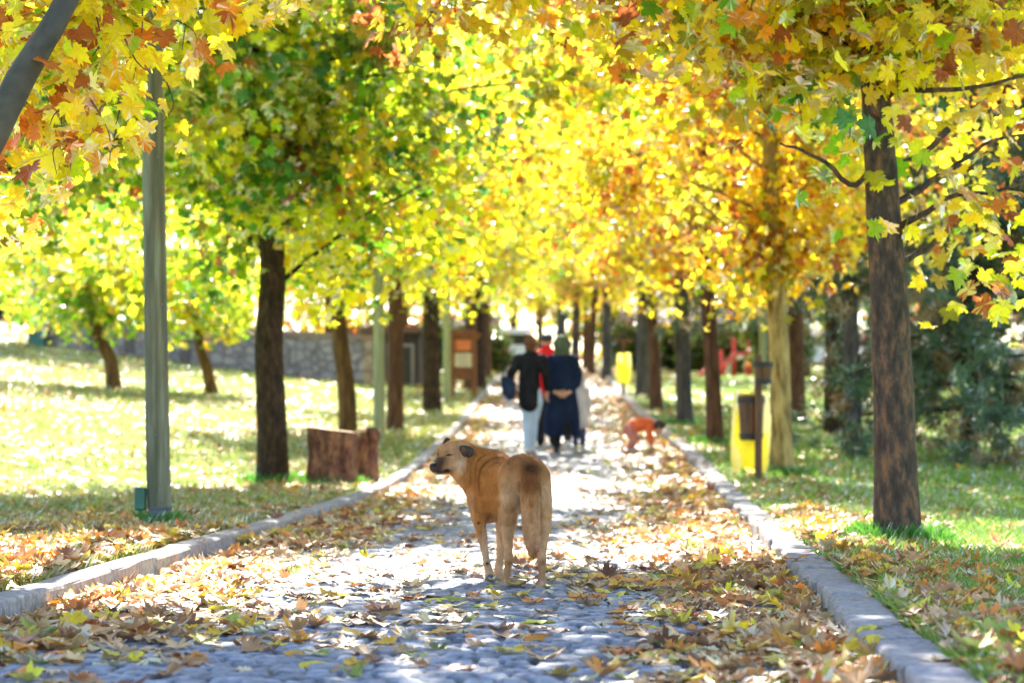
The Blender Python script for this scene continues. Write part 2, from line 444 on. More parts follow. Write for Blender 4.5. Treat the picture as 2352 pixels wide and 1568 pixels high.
# ------------------------------------------------------------------ grass
def in_view(X, Y, Z=None, mx=1.12):
    return (np.abs(X) * FPX / np.maximum(Y, .1) < 1176 * mx)
def grass(n, ymin, ymax, hmin, hmax, w):
    Y = ymin * (ymax / ymin) ** rng.random(n)
    X = rng.uniform(-1.12, 1.12, n) * 1176 / FPX * Y + rng.normal(0, .2, n)
    u = X - xc(Y); keep = (np.abs(u) > 1.83)
    near_edge = (np.abs(u) < 2.1)
    dens = vnoise(X * 2.3, Y * 1.3, 31) * .6 + vnoise(X * 9, Y * 9, 32) * .5 + near_edge * .15
    keep &= dens > rng.uniform(.1, .75, n)
    X, Y, u = X[keep], Y[keep], u[keep]; n = len(X); Z = H(X, Y)
    h = rng.uniform(hmin, hmax, n) * (1 + .5 * vnoise(X * 5, Y * 5, 33)); a = rng.uniform(0, 2 * np.pi, n)
    lean = rng.normal(0, .5, (n, 2)) * h[:, None]
    wv = np.stack([np.cos(a), np.sin(a), np.zeros(n)], 1) * w[0] if isinstance(w, tuple) else np.stack([np.cos(a), np.sin(a), np.zeros(n)], 1) * w
    wv = wv * (1 + Y[:, None] / 25)
    P = np.stack([X, Y, Z - .005], 1)
    V = np.stack([P - wv, P + wv, P + np.stack([lean[:, 0] * .4, lean[:, 1] * .4, h * .6], 1) + wv * .6, P + np.stack([lean[:, 0], lean[:, 1], h], 1)], 1)
    green = np.array([.23, .36, .05]); dry = np.array([.50, .44, .18]); dark = np.array([.07, .19, .025])
    k = np.clip(vnoise(X * .8, Y * .5, 35) + rng.normal(0, .25, n), 0, 1)[:, None]
    c = green * (1 - k) + dry * k * .55 + dark * k * .45
    c = np.where((u > 0)[:, None], c * .45 + np.array([.13, .36, .03]) * .55, c)
    dryk = (rng.random(n) < np.where(u < 0, .42, .12))[:, None]
    c = np.where(dryk, dry, c) * (1 + rng.normal(0, .15, (n, 1)))
    return V.reshape(-1, 3), np.clip(np.repeat(c, 4, 0), .01, .8), n
def tufts(pts, n, rad, h0, h1):
    k = rng.integers(0, len(pts), n); a = rng.uniform(0, 2 * np.pi, n); d = rad * (.75 + .9 * rng.random(n) ** 1.5)
    P0 = np.array(pts)[k]; X = P0[:, 0] + np.cos(a) * d; Y = P0[:, 1] + np.sin(a) * d; Z = H(X, Y); h = rng.uniform(h0, h1, n) * (1.35 - .5 * (d / rad - .75))
    t = rng.uniform(0, 2 * np.pi, n); wv = np.stack([np.cos(t), np.sin(t), 0 * t], 1) * .0032; lean = rng.normal(0, .35, (n, 2)) * h[:, None]; P = np.stack([X, Y, Z - .01], 1)
    V = np.stack([P - wv, P + wv, P + np.stack([lean[:, 0] * .4, lean[:, 1] * .4, h * .6], 1) + wv * .6, P + np.stack([lean[:, 0], lean[:, 1], h], 1)], 1)
    c = np.array([.09, .27, .03]) * (1 + rng.normal(0, .2, (n, 1)))
    return V.reshape(-1, 3), np.clip(np.repeat(c, 4, 0), .01, .8), n
feet = [ground_at(x, y) for x, y in ((2062, 1248), (627, 1113), (765, 1115), (1797, 1093), (1643, 1022), (1573, 977))]
pole_foot = ground_at(367, 1210)
Vg, Cg, n1 = zip(*[tufts([(p.x, p.y) for p in feet], 9000, .22, .05, .12), tufts([(pole_foot.x, pole_foot.y)], 700, .12, .04, .11), grass(170000, 6.5, 26, .025, .065, .0026), grass(90000, 26, 75, .04, .09, .005)])
Vg = np.concatenate(Vg); Cg = np.concatenate(Cg); nb = len(Vg) // 4
ii = np.arange(nb)[:, None] * 4
o = np_mesh('grass', Vg, [np.concatenate([ii + [0, 1, 2], ii + [0, 2, 3]])], [M['grassblade']], col=Cg)
tag(o, 'short green and straw coloured grass growing on the lawns beside the path', 'grass', kind='stuff')

# ------------------------------------------------------------------ fallen leaves
LCOL = {
    'tan': [(.58, .35, .17), (.50, .28, .13), (.64, .42, .22), (.42, .22, .10)],
    'pale': [(.70, .56, .38), (.66, .54, .30), (.60, .55, .34)],
    'brown': [(.26, .11, .055), (.20, .085, .05), (.34, .15, .07)],
    'orange': [(.72, .27, .04), (.78, .38, .05), (.62, .20, .05)],
    'yellow': [(.85, .58, .04), (.78, .60, .06), (.80, .50, .03)],
    'green': [(.38, .40, .07), (.30, .36, .06), (.52, .50, .10)],
}
LW = {'tan': .38, 'pale': .13, 'brown': .07, 'orange': .22, 'yellow': .12, 'green': .05}
def litter_density(u, Y):
    d = np.zeros_like(u)
    inn = np.abs(u) < HALF - .02
    er, el = HALF - u, HALF + u                       # distance from the right and the left kerb
    wv = vnoise(u * 1.3, Y * .8, 41)
    dr = np.exp(-(er / (.56 + .42 * wv * sst(9, 12, Y))) ** 2) * (.5 + .9 * vnoise(u * 2, Y * .9, 42))
    dl = np.exp(-(el / (.42 + .30 * wv + .22 * sst(13, 9, Y))) ** 2) * (.5 + .9 * vnoise(u * 2, Y * .9, 43)) * sst(6.5, 9.5, Y)
    mid = .022 + .095 * sst(.55, .8, vnoise(u * 1.4 + 3, Y * 1.1, 44)) + .05 * np.exp(-((Y - 10.6) / 1.3) ** 2) + .16 * np.exp(-((Y - 13.3) / 1.2) ** 2) * sst(-.9, .3, u)
    mid = mid * (.45 + .55 * sst(7, 10, Y)) + .25 * sst(34, 46, Y)
    mid = mid * (1 - .95 * np.exp(-(((u - .12) / .35) ** 2 + ((Y - 11.95) / .55) ** 2) ** 2))
    inside = np.maximum(np.maximum(dr, dl), mid)
    d = np.where(inn, inside, 0)
    out = np.abs(u) > HALF + .20
    eo = np.abs(u) - HALF - .2
    lawnL = .95 * np.exp(-(eo / 2.2) ** 2) * sst(17, 12, Y) + .09 + .20 * sst(.5, .75, vnoise(u * .7, Y * .35, 45)) + .25 * np.exp(-(eo / .6) ** 2) * sst(30, 20, Y)
    lawnR = .48 * np.exp(-(eo / .8) ** 2) * sst(24, 12, Y) + .03 + .15 * sst(.5, .8, vnoise(u * 1.1, Y * .4, 46)) + .2 * np.exp(-(eo / 1.0) ** 2)
    d = np.where(out, np.where(u < 0, lawnL, lawnR), d)
    d = np.where((np.abs(u) >= HALF - .02) & ~out, .012, d)
    return d
def scatter(n, y0, y1, keepscale=1.0, p=0.5):
    # even over the ground between y0 and y1 inside the field of view, thinned with distance
    Y = (y0 ** (1 + p) + (y1 ** (1 + p) - y0 ** (1 + p)) * rng.random(n)) ** (1 / (1 + p))
    X = rng.uniform(-1.1, 1.1, n) * 1176 / FPX * Y
    u = X - xc(Y)
    keep = rng.random(n) < litter_density(u, Y) * keepscale
    return X[keep], Y[keep], u[keep]
def litter_params(X, Y, u, smin, smax):
    n = len(X); Z = np.where(np.abs(u) < HALF, zp(Y) + .018 * (1 - (u / HALF) ** 2) + .012, H(X, Y) + .012)
    onk = (np.abs(u) > HALF - .02) & (np.abs(u) < HALF + .18)
    Z = np.where(onk, zp(Y) + .122, Z)
    den = litter_density(u, Y)
    Z = Z + rng.random(n) ** 1.3 * np.clip(den - .25, 0, .8) * .085
    tilt = rng.normal(0, 1, (n, 3)) * (.07 + .17 * np.clip(den, 0, 1))[:, None]
    up = rng.random(n) < .04
    tilt[up] *= 3.5
    nrm = np.array([0, 0, 1.0]) + tilt; nrm[:, 2] = np.abs(nrm[:, 2])
    flip = rng.random(n) < .45; 
    a = rng.uniform(0, 2 * np.pi, n); tip = np.stack([np.cos(a), np.sin(a), np.zeros(n)], 1)
    size = rng.uniform(smin, smax, n)
    curl = np.where(flip, -1, 1) * rng.uniform(.08, .75, n); fold = rng.normal(0, .22, n)
    Z = Z + np.where(flip, .25, .02) * np.abs(curl) * size
    names = list(LW); w = np.array([LW[k] for k in names]); w = w / w.sum()
    k = rng.choice(len(names), n, p=w)
    k = np.where((rng.random(n) < .18 * (np.abs(u) > 1.9)), names.index('orange'), k)
    c = np.empty((n, 3))
    for i, nm in enumerate(names):
        s = k == i; P = np.array(LCOL[nm]); c[s] = P[rng.integers(0, len(P), s.sum())]
    c = np.clip(c * 1.18 * (1 + rng.normal(0, .14, (n, 1))), .01, .9)
    pos = np.stack([X, Y, Z], 1) - tip * size[:, None] * .4
    return pos, nrm, tip, size, curl, fold, c, k
names = list(LW)
X1, Y1, u1 = scatter(37000, 6.6, 24.0)
P1 = litter_params(X1, Y1, u1, .056, .106)
px_ = np.abs(X1 / Y1 * FPX) < 1150; py_ = 955 + (CAMZ - P1[0][:, 2]) * FPX / Y1
vis = np.where(px_ & (py_ < 1560))[0]
order = vis[np.argsort(Y1[vis] / P1[3][vis])][:300]
ind = np.zeros(len(X1), bool); ind[order] = True
NLK = {'tan': 'dry tan', 'pale': 'pale bleached', 'brown': 'curled dark brown', 'orange': 'rusty orange', 'yellow': 'bright yellow', 'green': 'olive green'}
for q in order:
    a = tuple(x[q:q + 1] for x in P1[:7])
    org = a[0][0].copy()
    V, F, C = leaf_arrays(a[0] - org, *a[1:6], a[6])
    o = np_mesh('fallen_leaf', V, [F], [M['litter']], col=C, smooth=True)
    o.location = org
    uq = u1[q]
    where = ('lying on the open cobbles nearest the camera' if abs(uq) < .75 else 'in the drift along the left kerb nearest the camera' if -HALF < uq < 0 else
             'in the drift along the right kerb nearest the camera' if 0 < uq < HALF else 'on the lawn left of the kerb nearest the camera' if uq < 0 else 'on the grass right of the kerb nearest the camera')
    kn = names[P1[7][q]]
    tag(o, f'{NLK[kn]} plane tree leaf {where}', 'leaf', group=f'{NLK[kn]} leaves {where}')
LV, LF_, LC, lb = [], [], [], 0
def add_leaves(V, F, C):
    global lb
    LV.append(V); LF_.append(F + lb); LC.append(C); lb += len(V)
add_leaves(*leaf_arrays(*[x[~ind] for x in P1[:7]]))
for (n, y0, y1, s0, s1) in ((46000, 24, 50, .075, .13), (36000, 50, 110, .12, .2)):
    X, Y, u = scatter(n, y0, y1, 1.0, .3)
    P = litter_params(X, Y, u, s0, s1)
    add_leaves(*leaf_arrays(*P[:7], full=False))
o = np_mesh('leaf_litter', np.concatenate(LV), [np.concatenate(LF_)], [M['litter']], col=np.concatenate(LC), smooth=True)
tag(o, 'litter of dry plane leaves covering the path edges and lawns farther back', 'fallen leaves', kind='stuff')
print('litter', len(X1), lb)

# ------------------------------------------------------------------ broadleaf trees
def bark_trunk(name, pts, rads, mat, parent, seg=.07, flare=True, knots=3):
    P = spline(pts, max(8, int(sum((Vector(pts[i + 1]) - Vector(pts[i])).length for i in range(len(pts) - 1)) / seg)))
    rr = np.interp(np.linspace(0, 1, len(P)), np.linspace(0, 1, len(rads)), rads)
    if flare:
        h = P[:, 2] - P[0, 2]; rr = rr * (1 + .20 * np.exp(-(h / .30) ** 1.3) + .26 * np.exp(-(h / .09) ** 1.3))
    n = 20; V, F = tube(P, rr, n, True)
    ang = np.tile(np.arange(n), len(P)); row = np.repeat(np.arange(len(P)), n)
    ax = np.repeat(P, n, 0); d = V[:len(ax)] - ax
    k = 1 + .05 * (vnoise(ang * .55, row * .13, 3) - .5) * 2 + .035 * (vnoise(ang * 1.1 + 9, row * .5, 4) - .5) * 2
    V[:len(ax)] = ax + d * k[:, None]
    q = np_mesh(name, V, [np.array([f for f in F if len(f) == 4])] + [np.array([f]) for f in F if len(f) != 4], [mat], smooth=True, parent=parent)
    return q, P, rr
def crown_parts(P, rr, cen, rad, mix, nlimb, nleaf, full, seed, limb_r=.028, z0=None, twmat=None, sizes=(.07, .125), zbias=0.0, extra=None, shade_fill=None):
    """limbs growing from the trunk P into an ellipsoid crown; returns limb list and crown arrays"""
    limbs = []; tw = MB(); cl_pos = []
    cen = np.array(cen); rad = np.array(rad)
    zlo = (cen[2] - rad[2] * .75) if z0 is None else z0
    cand = np.where(P[:, 2] > zlo)[0]
    if len(cand) < 3: cand = np.arange(len(P) // 2, len(P))
    for i in range(nlimb):
        a = i * 2.399 + rng.uniform(-.4, .4)
        k = cand[int((i + .5) / nlimb * (len(cand) - 1))]
        s = P[k]; lev = np.clip((s[2] - cen[2]) / rad[2], -.9, .9)
        el = rng.uniform(-.15, .5) + max(0, lev) * .8
        d = np.array([math.cos(a) * math.cos(el), math.sin(a) * math.cos(el), math.sin(el)])
        tgt = cen + rad * unit(np.array([d[0], d[1], (s[2] - cen[2]) / rad[2] + el * .8])) * rng.uniform(.72, .95)
        mid = s * .45 + tgt * .55 + np.array([0, 0, rng.uniform(.05, .45)])
        L = spline([s, s * .75 + mid * .25 + [0, 0, .05], mid, tgt], 14)
        L += np.cumsum(rng.normal(0, .012, L.shape), 0)
        r0 = min(rr[k] * .42, limb_r * rng.uniform(.8, 1.3))
        limbs.append((L, np.linspace(r0, .006, len(L))))
        for j in range(8):
            t = rng.uniform(.25, 1); b = L[int(t * (len(L) - 1))]
            dd = unit(rng.normal(0, 1, 3) * [1, 1, .6]); e = b + dd * rng.uniform(.35, .95) * (.5 + .5 * rad.mean() / 3)
            e[2] -= rng.uniform(0, .3)
            S = spline([b, (b + e) / 2 + [0, 0, .08], e], 6)
            tw.tube(S, np.linspace(.007, .0025, 6), 5, caps=False)
            cl_pos.append(S[2:])
    pts = np.concatenate(cl_pos)
    # sprays of leaves round the twigs, plus fill through the crown's volume with gaps
    nf = int(nleaf * .55); i1 = rng.integers(0, len(pts), nf); p1 = pts[i1] + rng.normal(0, .17, (nf, 3)) - [0, 0, .08]
    ncl = max(30, nleaf // 60)
    v = unit(rng.normal(0, 1, (ncl, 3))) * (rng.random((ncl, 1)) ** .42) * 1.0
    cc = cen + v * rad
    pick = rng.integers(0, ncl, nleaf - nf)
    p2 = cc[pick] + rng.normal(0, .27, (nleaf - nf, 3)) * [1, 1, .65]
    tone = rng.uniform(.78, 1.15, (ncl, 1))
    pos = np.concatenate([p1, p2]); cl = np.concatenate([np.ones((nf, 1)), tone[pick]])
    grp = np.concatenate([i1 // 4, len(pts) // 4 + 1 + pick])
    if shade_fill:  # extra leaves high in the crown, added to shade the ground below
        zf, nt_ = shade_fill; w_ = unit(rng.normal(0, 1, (nt_ * 3, 3))) * rng.random((nt_ * 3, 1)) ** .4 * rad + cen
        w_ = w_[w_[:, 2] > zf][:nt_]; pos = np.concatenate([pos, w_]); cl = np.concatenate([cl, np.ones((len(w_), 1))]); grp = np.concatenate([grp, rng.integers(0, 200, len(w_))])
    if extra is not None:
        pos = np.concatenate([pos, extra]); cl = np.concatenate([cl, np.ones((len(extra), 1))]); grp = np.concatenate([grp, np.arange(len(extra)) // 7])
    q = ((pos - cen) / (rad * 1.12)); ok = (q ** 2).sum(1) < 1.0
    if extra is not None: ok[-len(extra):] = True
    pos, cl, grp = pos[ok], cl[ok], grp[ok]
    V, F, C = hanging(pos, mix, sizes[0], sizes[1], full, 0, cl, grp)
    return limbs, tw, (V, F, C)
def crown_object(tw, leaves, parent, loc=None):
    V, F, C = leaves
    Vt = np.array(tw.v) if tw.v else np.zeros((0, 3)); Ft = np.array(tw.f, int).reshape(-1, 4) if tw.f else np.zeros((0, 4), int)
    VV = np.concatenate([V, Vt]) if len(Vt) else V
    CC = np.concatenate([C, np.full((len(Vt), 3), .1)]) if len(Vt) else C
    mi = np.concatenate([np.zeros(len(F), int), np.ones(len(Ft), int)])
    return np_mesh('crown', VV, [F, Ft + len(V)], [M['leaf'], M['twig']], col=CC, mi=mi, parent=parent)
def tree(label, base, tops, rads, mat, cen, rad, mix, nlimb=12, nleaf=8000, full=False, group=None, limb_r=.028, cat='tree', name='plane_tree', z0=None, sizes=(.07, .125), extra=None, branches=(), shade_fill=None):
    """tops: trunk points relative to the base; cen: crown centre relative to the base"""
    b = Vector(base)
    root = thing(name, label, cat, b, 0, group)
    pts = [Vector((0, 0, -.15))] + [Vector(t) for t in tops]
    tr, P, rr = bark_trunk('trunk', pts, rads, mat, root)
    limbs, tw, lv = crown_parts(P, rr, cen, rad, mix, nlimb, nleaf, full, 0, limb_r, z0, sizes=sizes, extra=extra, shade_fill=shade_fill)
    for q in branches: limbs.append((spline(q, 16) + np.cumsum(rng.normal(0, .006, (16, 3)), 0), np.linspace(.024, .007, 16)))
    for L, r in limbs:
        V, F = tube(L, r, 7, True)
        np_mesh('limb', V, [np.array([f for f in F if len(f) == 4]), np.array([f for f in F if len(f) != 4])], [mat], smooth=True, parent=root)
    crown_object(tw, lv, root)
    return root
def copy_tree(o, loc, rz=0.0, s=1.0, label=None, group=None):
    c = o.copy(); COL.objects.link(c); c.location = loc; c.rotation_euler = (0, 0, rz); c.scale = (s, s, s)
    if label: c['label'] = label
    if group: c['group'] = group
    for ch in [x for x in KIDS[o.name]]:
        d = ch.copy(); COL.objects.link(d); d.parent = c
    return c
KIDS = {}
def reg(o):
    KIDS[o.name] = [x for x in bpy.data.objects if x.parent == o]; return o
def row_base(x, y): return ground_at(x, y)
def lean(base, pts):
    """trunk points through photograph pixels at the tree's own distance, relative to its base"""
    return [at(x, y, base.y) - base for x, y in pts]

GR = 'plane trees lining the path'
# leaning tree at the left edge whose yellow sprays hang into the picture
b = Vector((-4.55, 12.9, float(H(-4.55, 12.9))))
pA, pB = at(-60, 390, 11.5), at(48, 180, 11.45)
pC = at(150, 5, 11.5); pD = at(260, -260, 12.0)
ex = []
def spray(x, y, Y, n, sx=55, sy=60, sY=.35):
    for _ in range(n):
        p = at(rng.normal(x, sx), rng.normal(y, sy), rng.normal(Y, sY)); ex.append(tuple(p - b))
for (x, y, n) in ((60, 40, 40), (190, 40, 36), (300, 50, 44), (230, 150, 34), (300, 130, 16), (390, 50, 16), (100, 180, 22), (150, 300, 16), (300, 230, 8), (230, 250, 20), (60, 330, 14), (30, 420, 10),
                  (430, 20, 18), (500, 10, 12), (20, 120, 34), (190, 340, 4), (385, 225, 4), (290, 330, 4), (110, 380, 8), (30, 300, 10), (40, 520, 6), (560, -30, 26), (650, -60, 26)):
    spray(x, y, 12.45, int(n * (1.7 if x < 290 else 1.0)))
def leaning():
    root = thing('plane_tree', 'smooth grey leaning plane tree at the top left corner with yellow leaves hanging down', 'tree', b, 0, 'plane trees near the camera')
    tr, P, rr = bark_trunk('trunk', [Vector((0, 0, -.15)), Vector((.1, -.05, .5)), pA - b + Vector((-.75, .2, -1.2)), pA - b, pB - b, pC - b, pD - b, pD - b + Vector((.5, .6, 1.0))],
                           [.12, .105, .09, .075, .068, .055, .045, .02], M['bark_smooth'], root, flare=False)
    limbs, tw, lv = crown_parts(P, rr, pD - b + Vector((-.4, .8, .9)), (2.0, 2.0, 1.15), {'yellow': 5, 'lime': 2.4, 'orange': 1.6, 'rust': .9}, 11, 6000, True, 0, .024, extra=np.array(ex))
    # thin hanging twigs among the sprays
    for (x0, y0, x1, y1) in ((375, -30, 350, 190), (350, 190, 300, 330), (300, 190, 300, 300), (255, 40, 245, 130), (330, 90, 440, 190), (440, 190, 430, 280), (190, 160, 170, 330), (170, 250, 130, 290),
                             (170, 330, 150, 400), (0, 70, 80, 95), (0, 140, 60, 190), (320, 20, 300, 190), (500, -20, 480, 120), (240, 230, 290, 370), (450, 40, 520, 100)):
        Yt = rng.uniform(11.9, 12.6); s, e = at(x0 * .87, y0, Yt) - b, at(x1 * .87, y1, Yt + rng.uniform(-.15, .15)) - b
        m_ = (s + e) / 2 + Vector((rng.uniform(-.05, .05), 0, rng.uniform(-.03, .05)))
        tw.tube(spline([s, m_, e], 8), np.linspace(.005, .002, 8), 5, caps=False)
    for L, r in limbs:
        V, F = tube(L, r, 7, True)
        np_mesh('limb', V, [np.array([f for f in F if len(f) == 4]), np.array([f for f in F if len(f) != 4])], [M['bark_smooth']], smooth=True, parent=root)
    crown_object(tw, lv, root)
leaning()

# left row
b = row_base(627, 1113); T1 = b
tree('dark brown plane tree standing between the green pole and the log stumps', b, [t for t in lean(b, [(623, 950), (618, 800), (626, 620), (612, 420), (590, 200), (585, -100)])], [.165, .15, .145, .13, .12, .09, .03],
     M['bark_dark'], (-.2, .3, 5.2), (3.5, 3.1, 3.4), {'lime': 3.6, 'green': 5.0, 'olive': 1.6, 'yellow': .9, 'orange': .3, 'rust': .25}, 16, 16500, True, GR, limb_r=.032, z0=1.9, shade_fill=(5.4, 6000))  # upper crown thickened out of frame for its shade
b = Vector((-6.9, 21.5, float(H(-6.9, 21.5))))
tree('green plane tree left of the frame with its low crown reaching behind the pole', b, [(0, 0, 1.5), (.1, 0, 3), (.2, 0, 5.5)], [.15, .13, .11, .03],
     M['bark_dark'], (2.0, 0, 4.5), (3.1, 2.5, 2.8), {'lime': 3.5, 'green': 5, 'olive': 2, 'yellow': 1.2, 'rust': .4}, 13, 11500, True, 'plane trees near the camera', z0=1.8)
b = row_base(800, 1010)
t = tree('tan plane tree trunk rising behind the log stumps and leaning left', b, lean(b, [(796, 900), (783, 790), (774, 690), (770, 560), (768, 300)]), [.14, .13, .12, .11, .10, .03],
         M['bark_tan'], (.3, .4, 5.1), (3.0, 2.6, 3.1), {'lime': 5, 'yellow': 4, 'green': 1.4, 'orange': .5}, 12, 9500, False, GR, z0=2.2)
reg(t)
b = row_base(907, 990)
t3 = tree('reddish brown plane tree just right of the pale post', b, lean(b, [(908, 900), (909, 800), (908, 690), (905, 500), (905, 250)]), [.14, .13, .125, .115, .10, .03],
          M['bark_red'], (.3, .3, 5.3), (3.3, 3.1, 3.3), {'yellow': 5, 'lime': 3.5, 'green': 1, 'orange': 1}, 12, 9500, False, GR, z0=2.4)
reg(t3)
b = row_base(992, 945)
t4 = tree('thick dark plane tree left of the wooden notice board', b, lean(b, [(991, 880), (989, 800), (990, 690), (992, 500), (992, 300)]), [.19, .18, .17, .16, .13, .03],
          M['bark_dark'], (.4, .3, 5.8), (3.6, 3.4, 3.9), {'lime': 3, 'yellow': 4, 'green': 3, 'olive': 2, 'orange': 1}, 12, 9500, False, GR, z0=2.3)
reg(t4)
# right row
b = row_base(2062, 1248)
exA = []
for (x, y, n_, sx, sy) in ((2200, 230, 40, 110, 60), (2280, 420, 46, 70, 90), (2180, 540, 26, 70, 60), (2310, 600, 24, 40, 70), (1960, 330, 26, 60, 60), (1880, 200, 50, 120, 70), (2120, 120, 60, 120, 60), (2250, 700, 10, 60, 40), (1700, 120, 60, 140, 70), (2040, 520, 5, 40, 20), (1480, 60, 50, 120, 50)):
    for _ in range(n_): exA.append(tuple(at(rng.normal(x, sx), rng.normal(y, sy), rng.normal(b.y - .1, .5)) - b))
exA = np.array(exA)
brA = [[tuple(at(x, y, b.y + d) - b) for x, y, d in q] for q in (
    [(2030, 260, 0), (2065, 218, -.1), (2180, 212, -.2), (2300, 195, -.3), (2450, 160, -.4)], [(2062, 520, 0), (2110, 500, -.1), (2200, 455, -.2), (2290, 440, -.3), (2420, 400, -.3)],
    [(2050, 470, 0), (2120, 430, .1), (2190, 385, .2), (2260, 340, .3), (2380, 310, .4)], [(2035, 330, 0), (1960, 420, -.1), (1880, 360, -.2), (1790, 330, -.2)], [(2190, 385, .2), (2240, 395, .2), (2310, 385, .2)], [(2060, 610, 0), (2130, 560, .2), (2210, 505, .4), (2330, 470, .5)], [(2180, 300, -.2), (2140, 350, -.2), (2120, 400, -.2)],
    [(2005, 200, 0), (1900, 160, .2), (1790, 190, .3), (1700, 170, .4)], [(2010, 100, 0), (1880, 60, .1), (1720, 40, .2)])]
lb_ = lean(b, [(2054, 1000), (2046, 760), (2030, 500), (2020, 330), (2008, 180), (2000, 60), (1995, -150)])
tree('large brown plane tree with patchy flaking bark at the right beside the kerb', b, lb_, [.142, .128, .118, .105, .095, .085, .07, .05],
     M['bark_patch'], (-.7, 1.0, 6.0), (4.2, 4.3, 3.05), {'yellow': 4, 'lime': 3, 'orange': 1.6, 'olive': 2.2, 'green': 1.2, 'rust': .8}, 15, 17000, True, GR, limb_r=.026, z0=2.9, extra=exA, branches=brA, shade_fill=(4.9, 7000))  # crown stretched and thickened above the frame to shade the path
b = row_base(1797, 1093)
tree('pale cream barked plane tree behind the wooden litter bins', b, lean(b, [(1793, 950), (1790, 800), (1780, 640), (1772, 450), (1768, 200), (1768, -50)]), [.135, .12, .115, .105, .095, .08, .03],
     M['bark_pale'], (-.3, .2, 5.2), (3.4, 3.0, 3.3), {'yellow': 5, 'lime': 1.4, 'orange': 2.4, 'olive': 1.8, 'rust': .9}, 14, 13500, False, GR, z0=2.0)
b = row_base(1643, 1022)
tC = tree('slim reddish plane tree second behind the litter bins on the right row', b, lean(b, [(1638, 900), (1632, 780), (1622, 650), (1616, 450), (1612, 250)]), [.125, .11, .105, .10, .09, .03],
          M['bark_red'], (-.3, .3, 5.6), (3.5, 3.2, 3.6), {'yellow': 5, 'lime': 1, 'orange': 2.6, 'olive': 1.8, 'rust': .9}, 13, 9500, False, GR, z0=2.2)
reg(tC)
b = row_base(1573, 977)
tD = tree('grey brown plane tree left of the slim reddish one in the right row', b, lean(b, [(1570, 880), (1567, 760), (1566, 600), (1564, 400)]), [.15, .135, .13, .12, .03],
          M['bark_grey'], (-.5, .3, 6.0), (3.8, 3.5, 4.0), {'yellow': 5, 'lime': .8, 'orange': 2.8, 'olive': 2, 'rust': 1.1}, 12, 9500, False, GR, z0=2.3)
reg(tD)
far = [('second dark trunk right of the yellow bin bag', 1508, 940, tC, 1.0), ('dark trunk just right of the yellow bin bag', 1477, 915, tD, 1.05),
       ('slim plane tree above the people left of the grey trunk', 1357, 862, tC, 1.1), ('grey plane tree trunk beside the bin bag far along the path', 1393, 868, tD, 1.0),
       ('brown plane tree behind the notice board', 1080, 895, t3, 1.1), ('grey trunk right of the notice board on the left row', 1100, 893, t4, .9),
       ('far plane tree at the left of the person in blue jeans', 1117, 868, t3, 1.0), ('farthest plane tree seen over the crest of the path', 1320, 858, tD, 1.1)]
for i, (lab, x, y, src, s) in enumerate(far):
    p = row_base(x, y)
    copy_tree(src, p, 1.3 * i + .4, s * 1.12, 'autumn ' + lab if not lab.startswith('autumn') else lab, GR)
print('trees', [tuple(round(v, 1) for v in o.location) for o in bpy.data.objects if o.name.startswith('plane_tree')])

# ------------------------------------------------------------------ soft bodies: one continuous surface from blended tapered limbs
def sd_chain(P, pts):
    """pts: list of (x, y, z, r); distance to a chain of tapered capsules"""
    d = None
    for (a, b_) in zip(pts[:-1], pts[1:]):
        A, B = np.array(a[:3], float), np.array(b_[:3], float); ab = B - A; L = ab.dot(ab) + 1e-12
        t = np.clip(((P - A) @ ab) / L, 0, 1)
        q = np.linalg.norm(P - A - t[..., None] * ab, axis=-1) - (a[3] * (1 - t) + b_[3] * t)
        d = q if d is None else np.minimum(d, q)
    return d
def sd_ell(P, c, r, rot=None):
    Q = P - np.array(c, float)
    if rot is not None: Q = Q @ np.array(rot)
    r = np.array(r, float); k = np.linalg.norm(Q / r, axis=-1); k2 = np.linalg.norm(Q / (r * r), axis=-1) + 1e-9
    return k * (k - 1) / k2
def smin(a, b_, k):
    if a is None: return b_
    h = np.clip(.5 + .5 * (b_ - a) / k, 0, 1)
    return b_ * (1 - h) + a * h - k * h * (1 - h)
def field(P, prims):
    d = None
    for p in prims:
        k = p[-1]
        q = sd_chain(P, p[1]) if p[0] == 'c' else sd_ell(P, p[1], p[2], p[3] if len(p) > 4 else None)
        d = smin(d, q, k) if k >= 0 else np.maximum(d, -q)
    return d
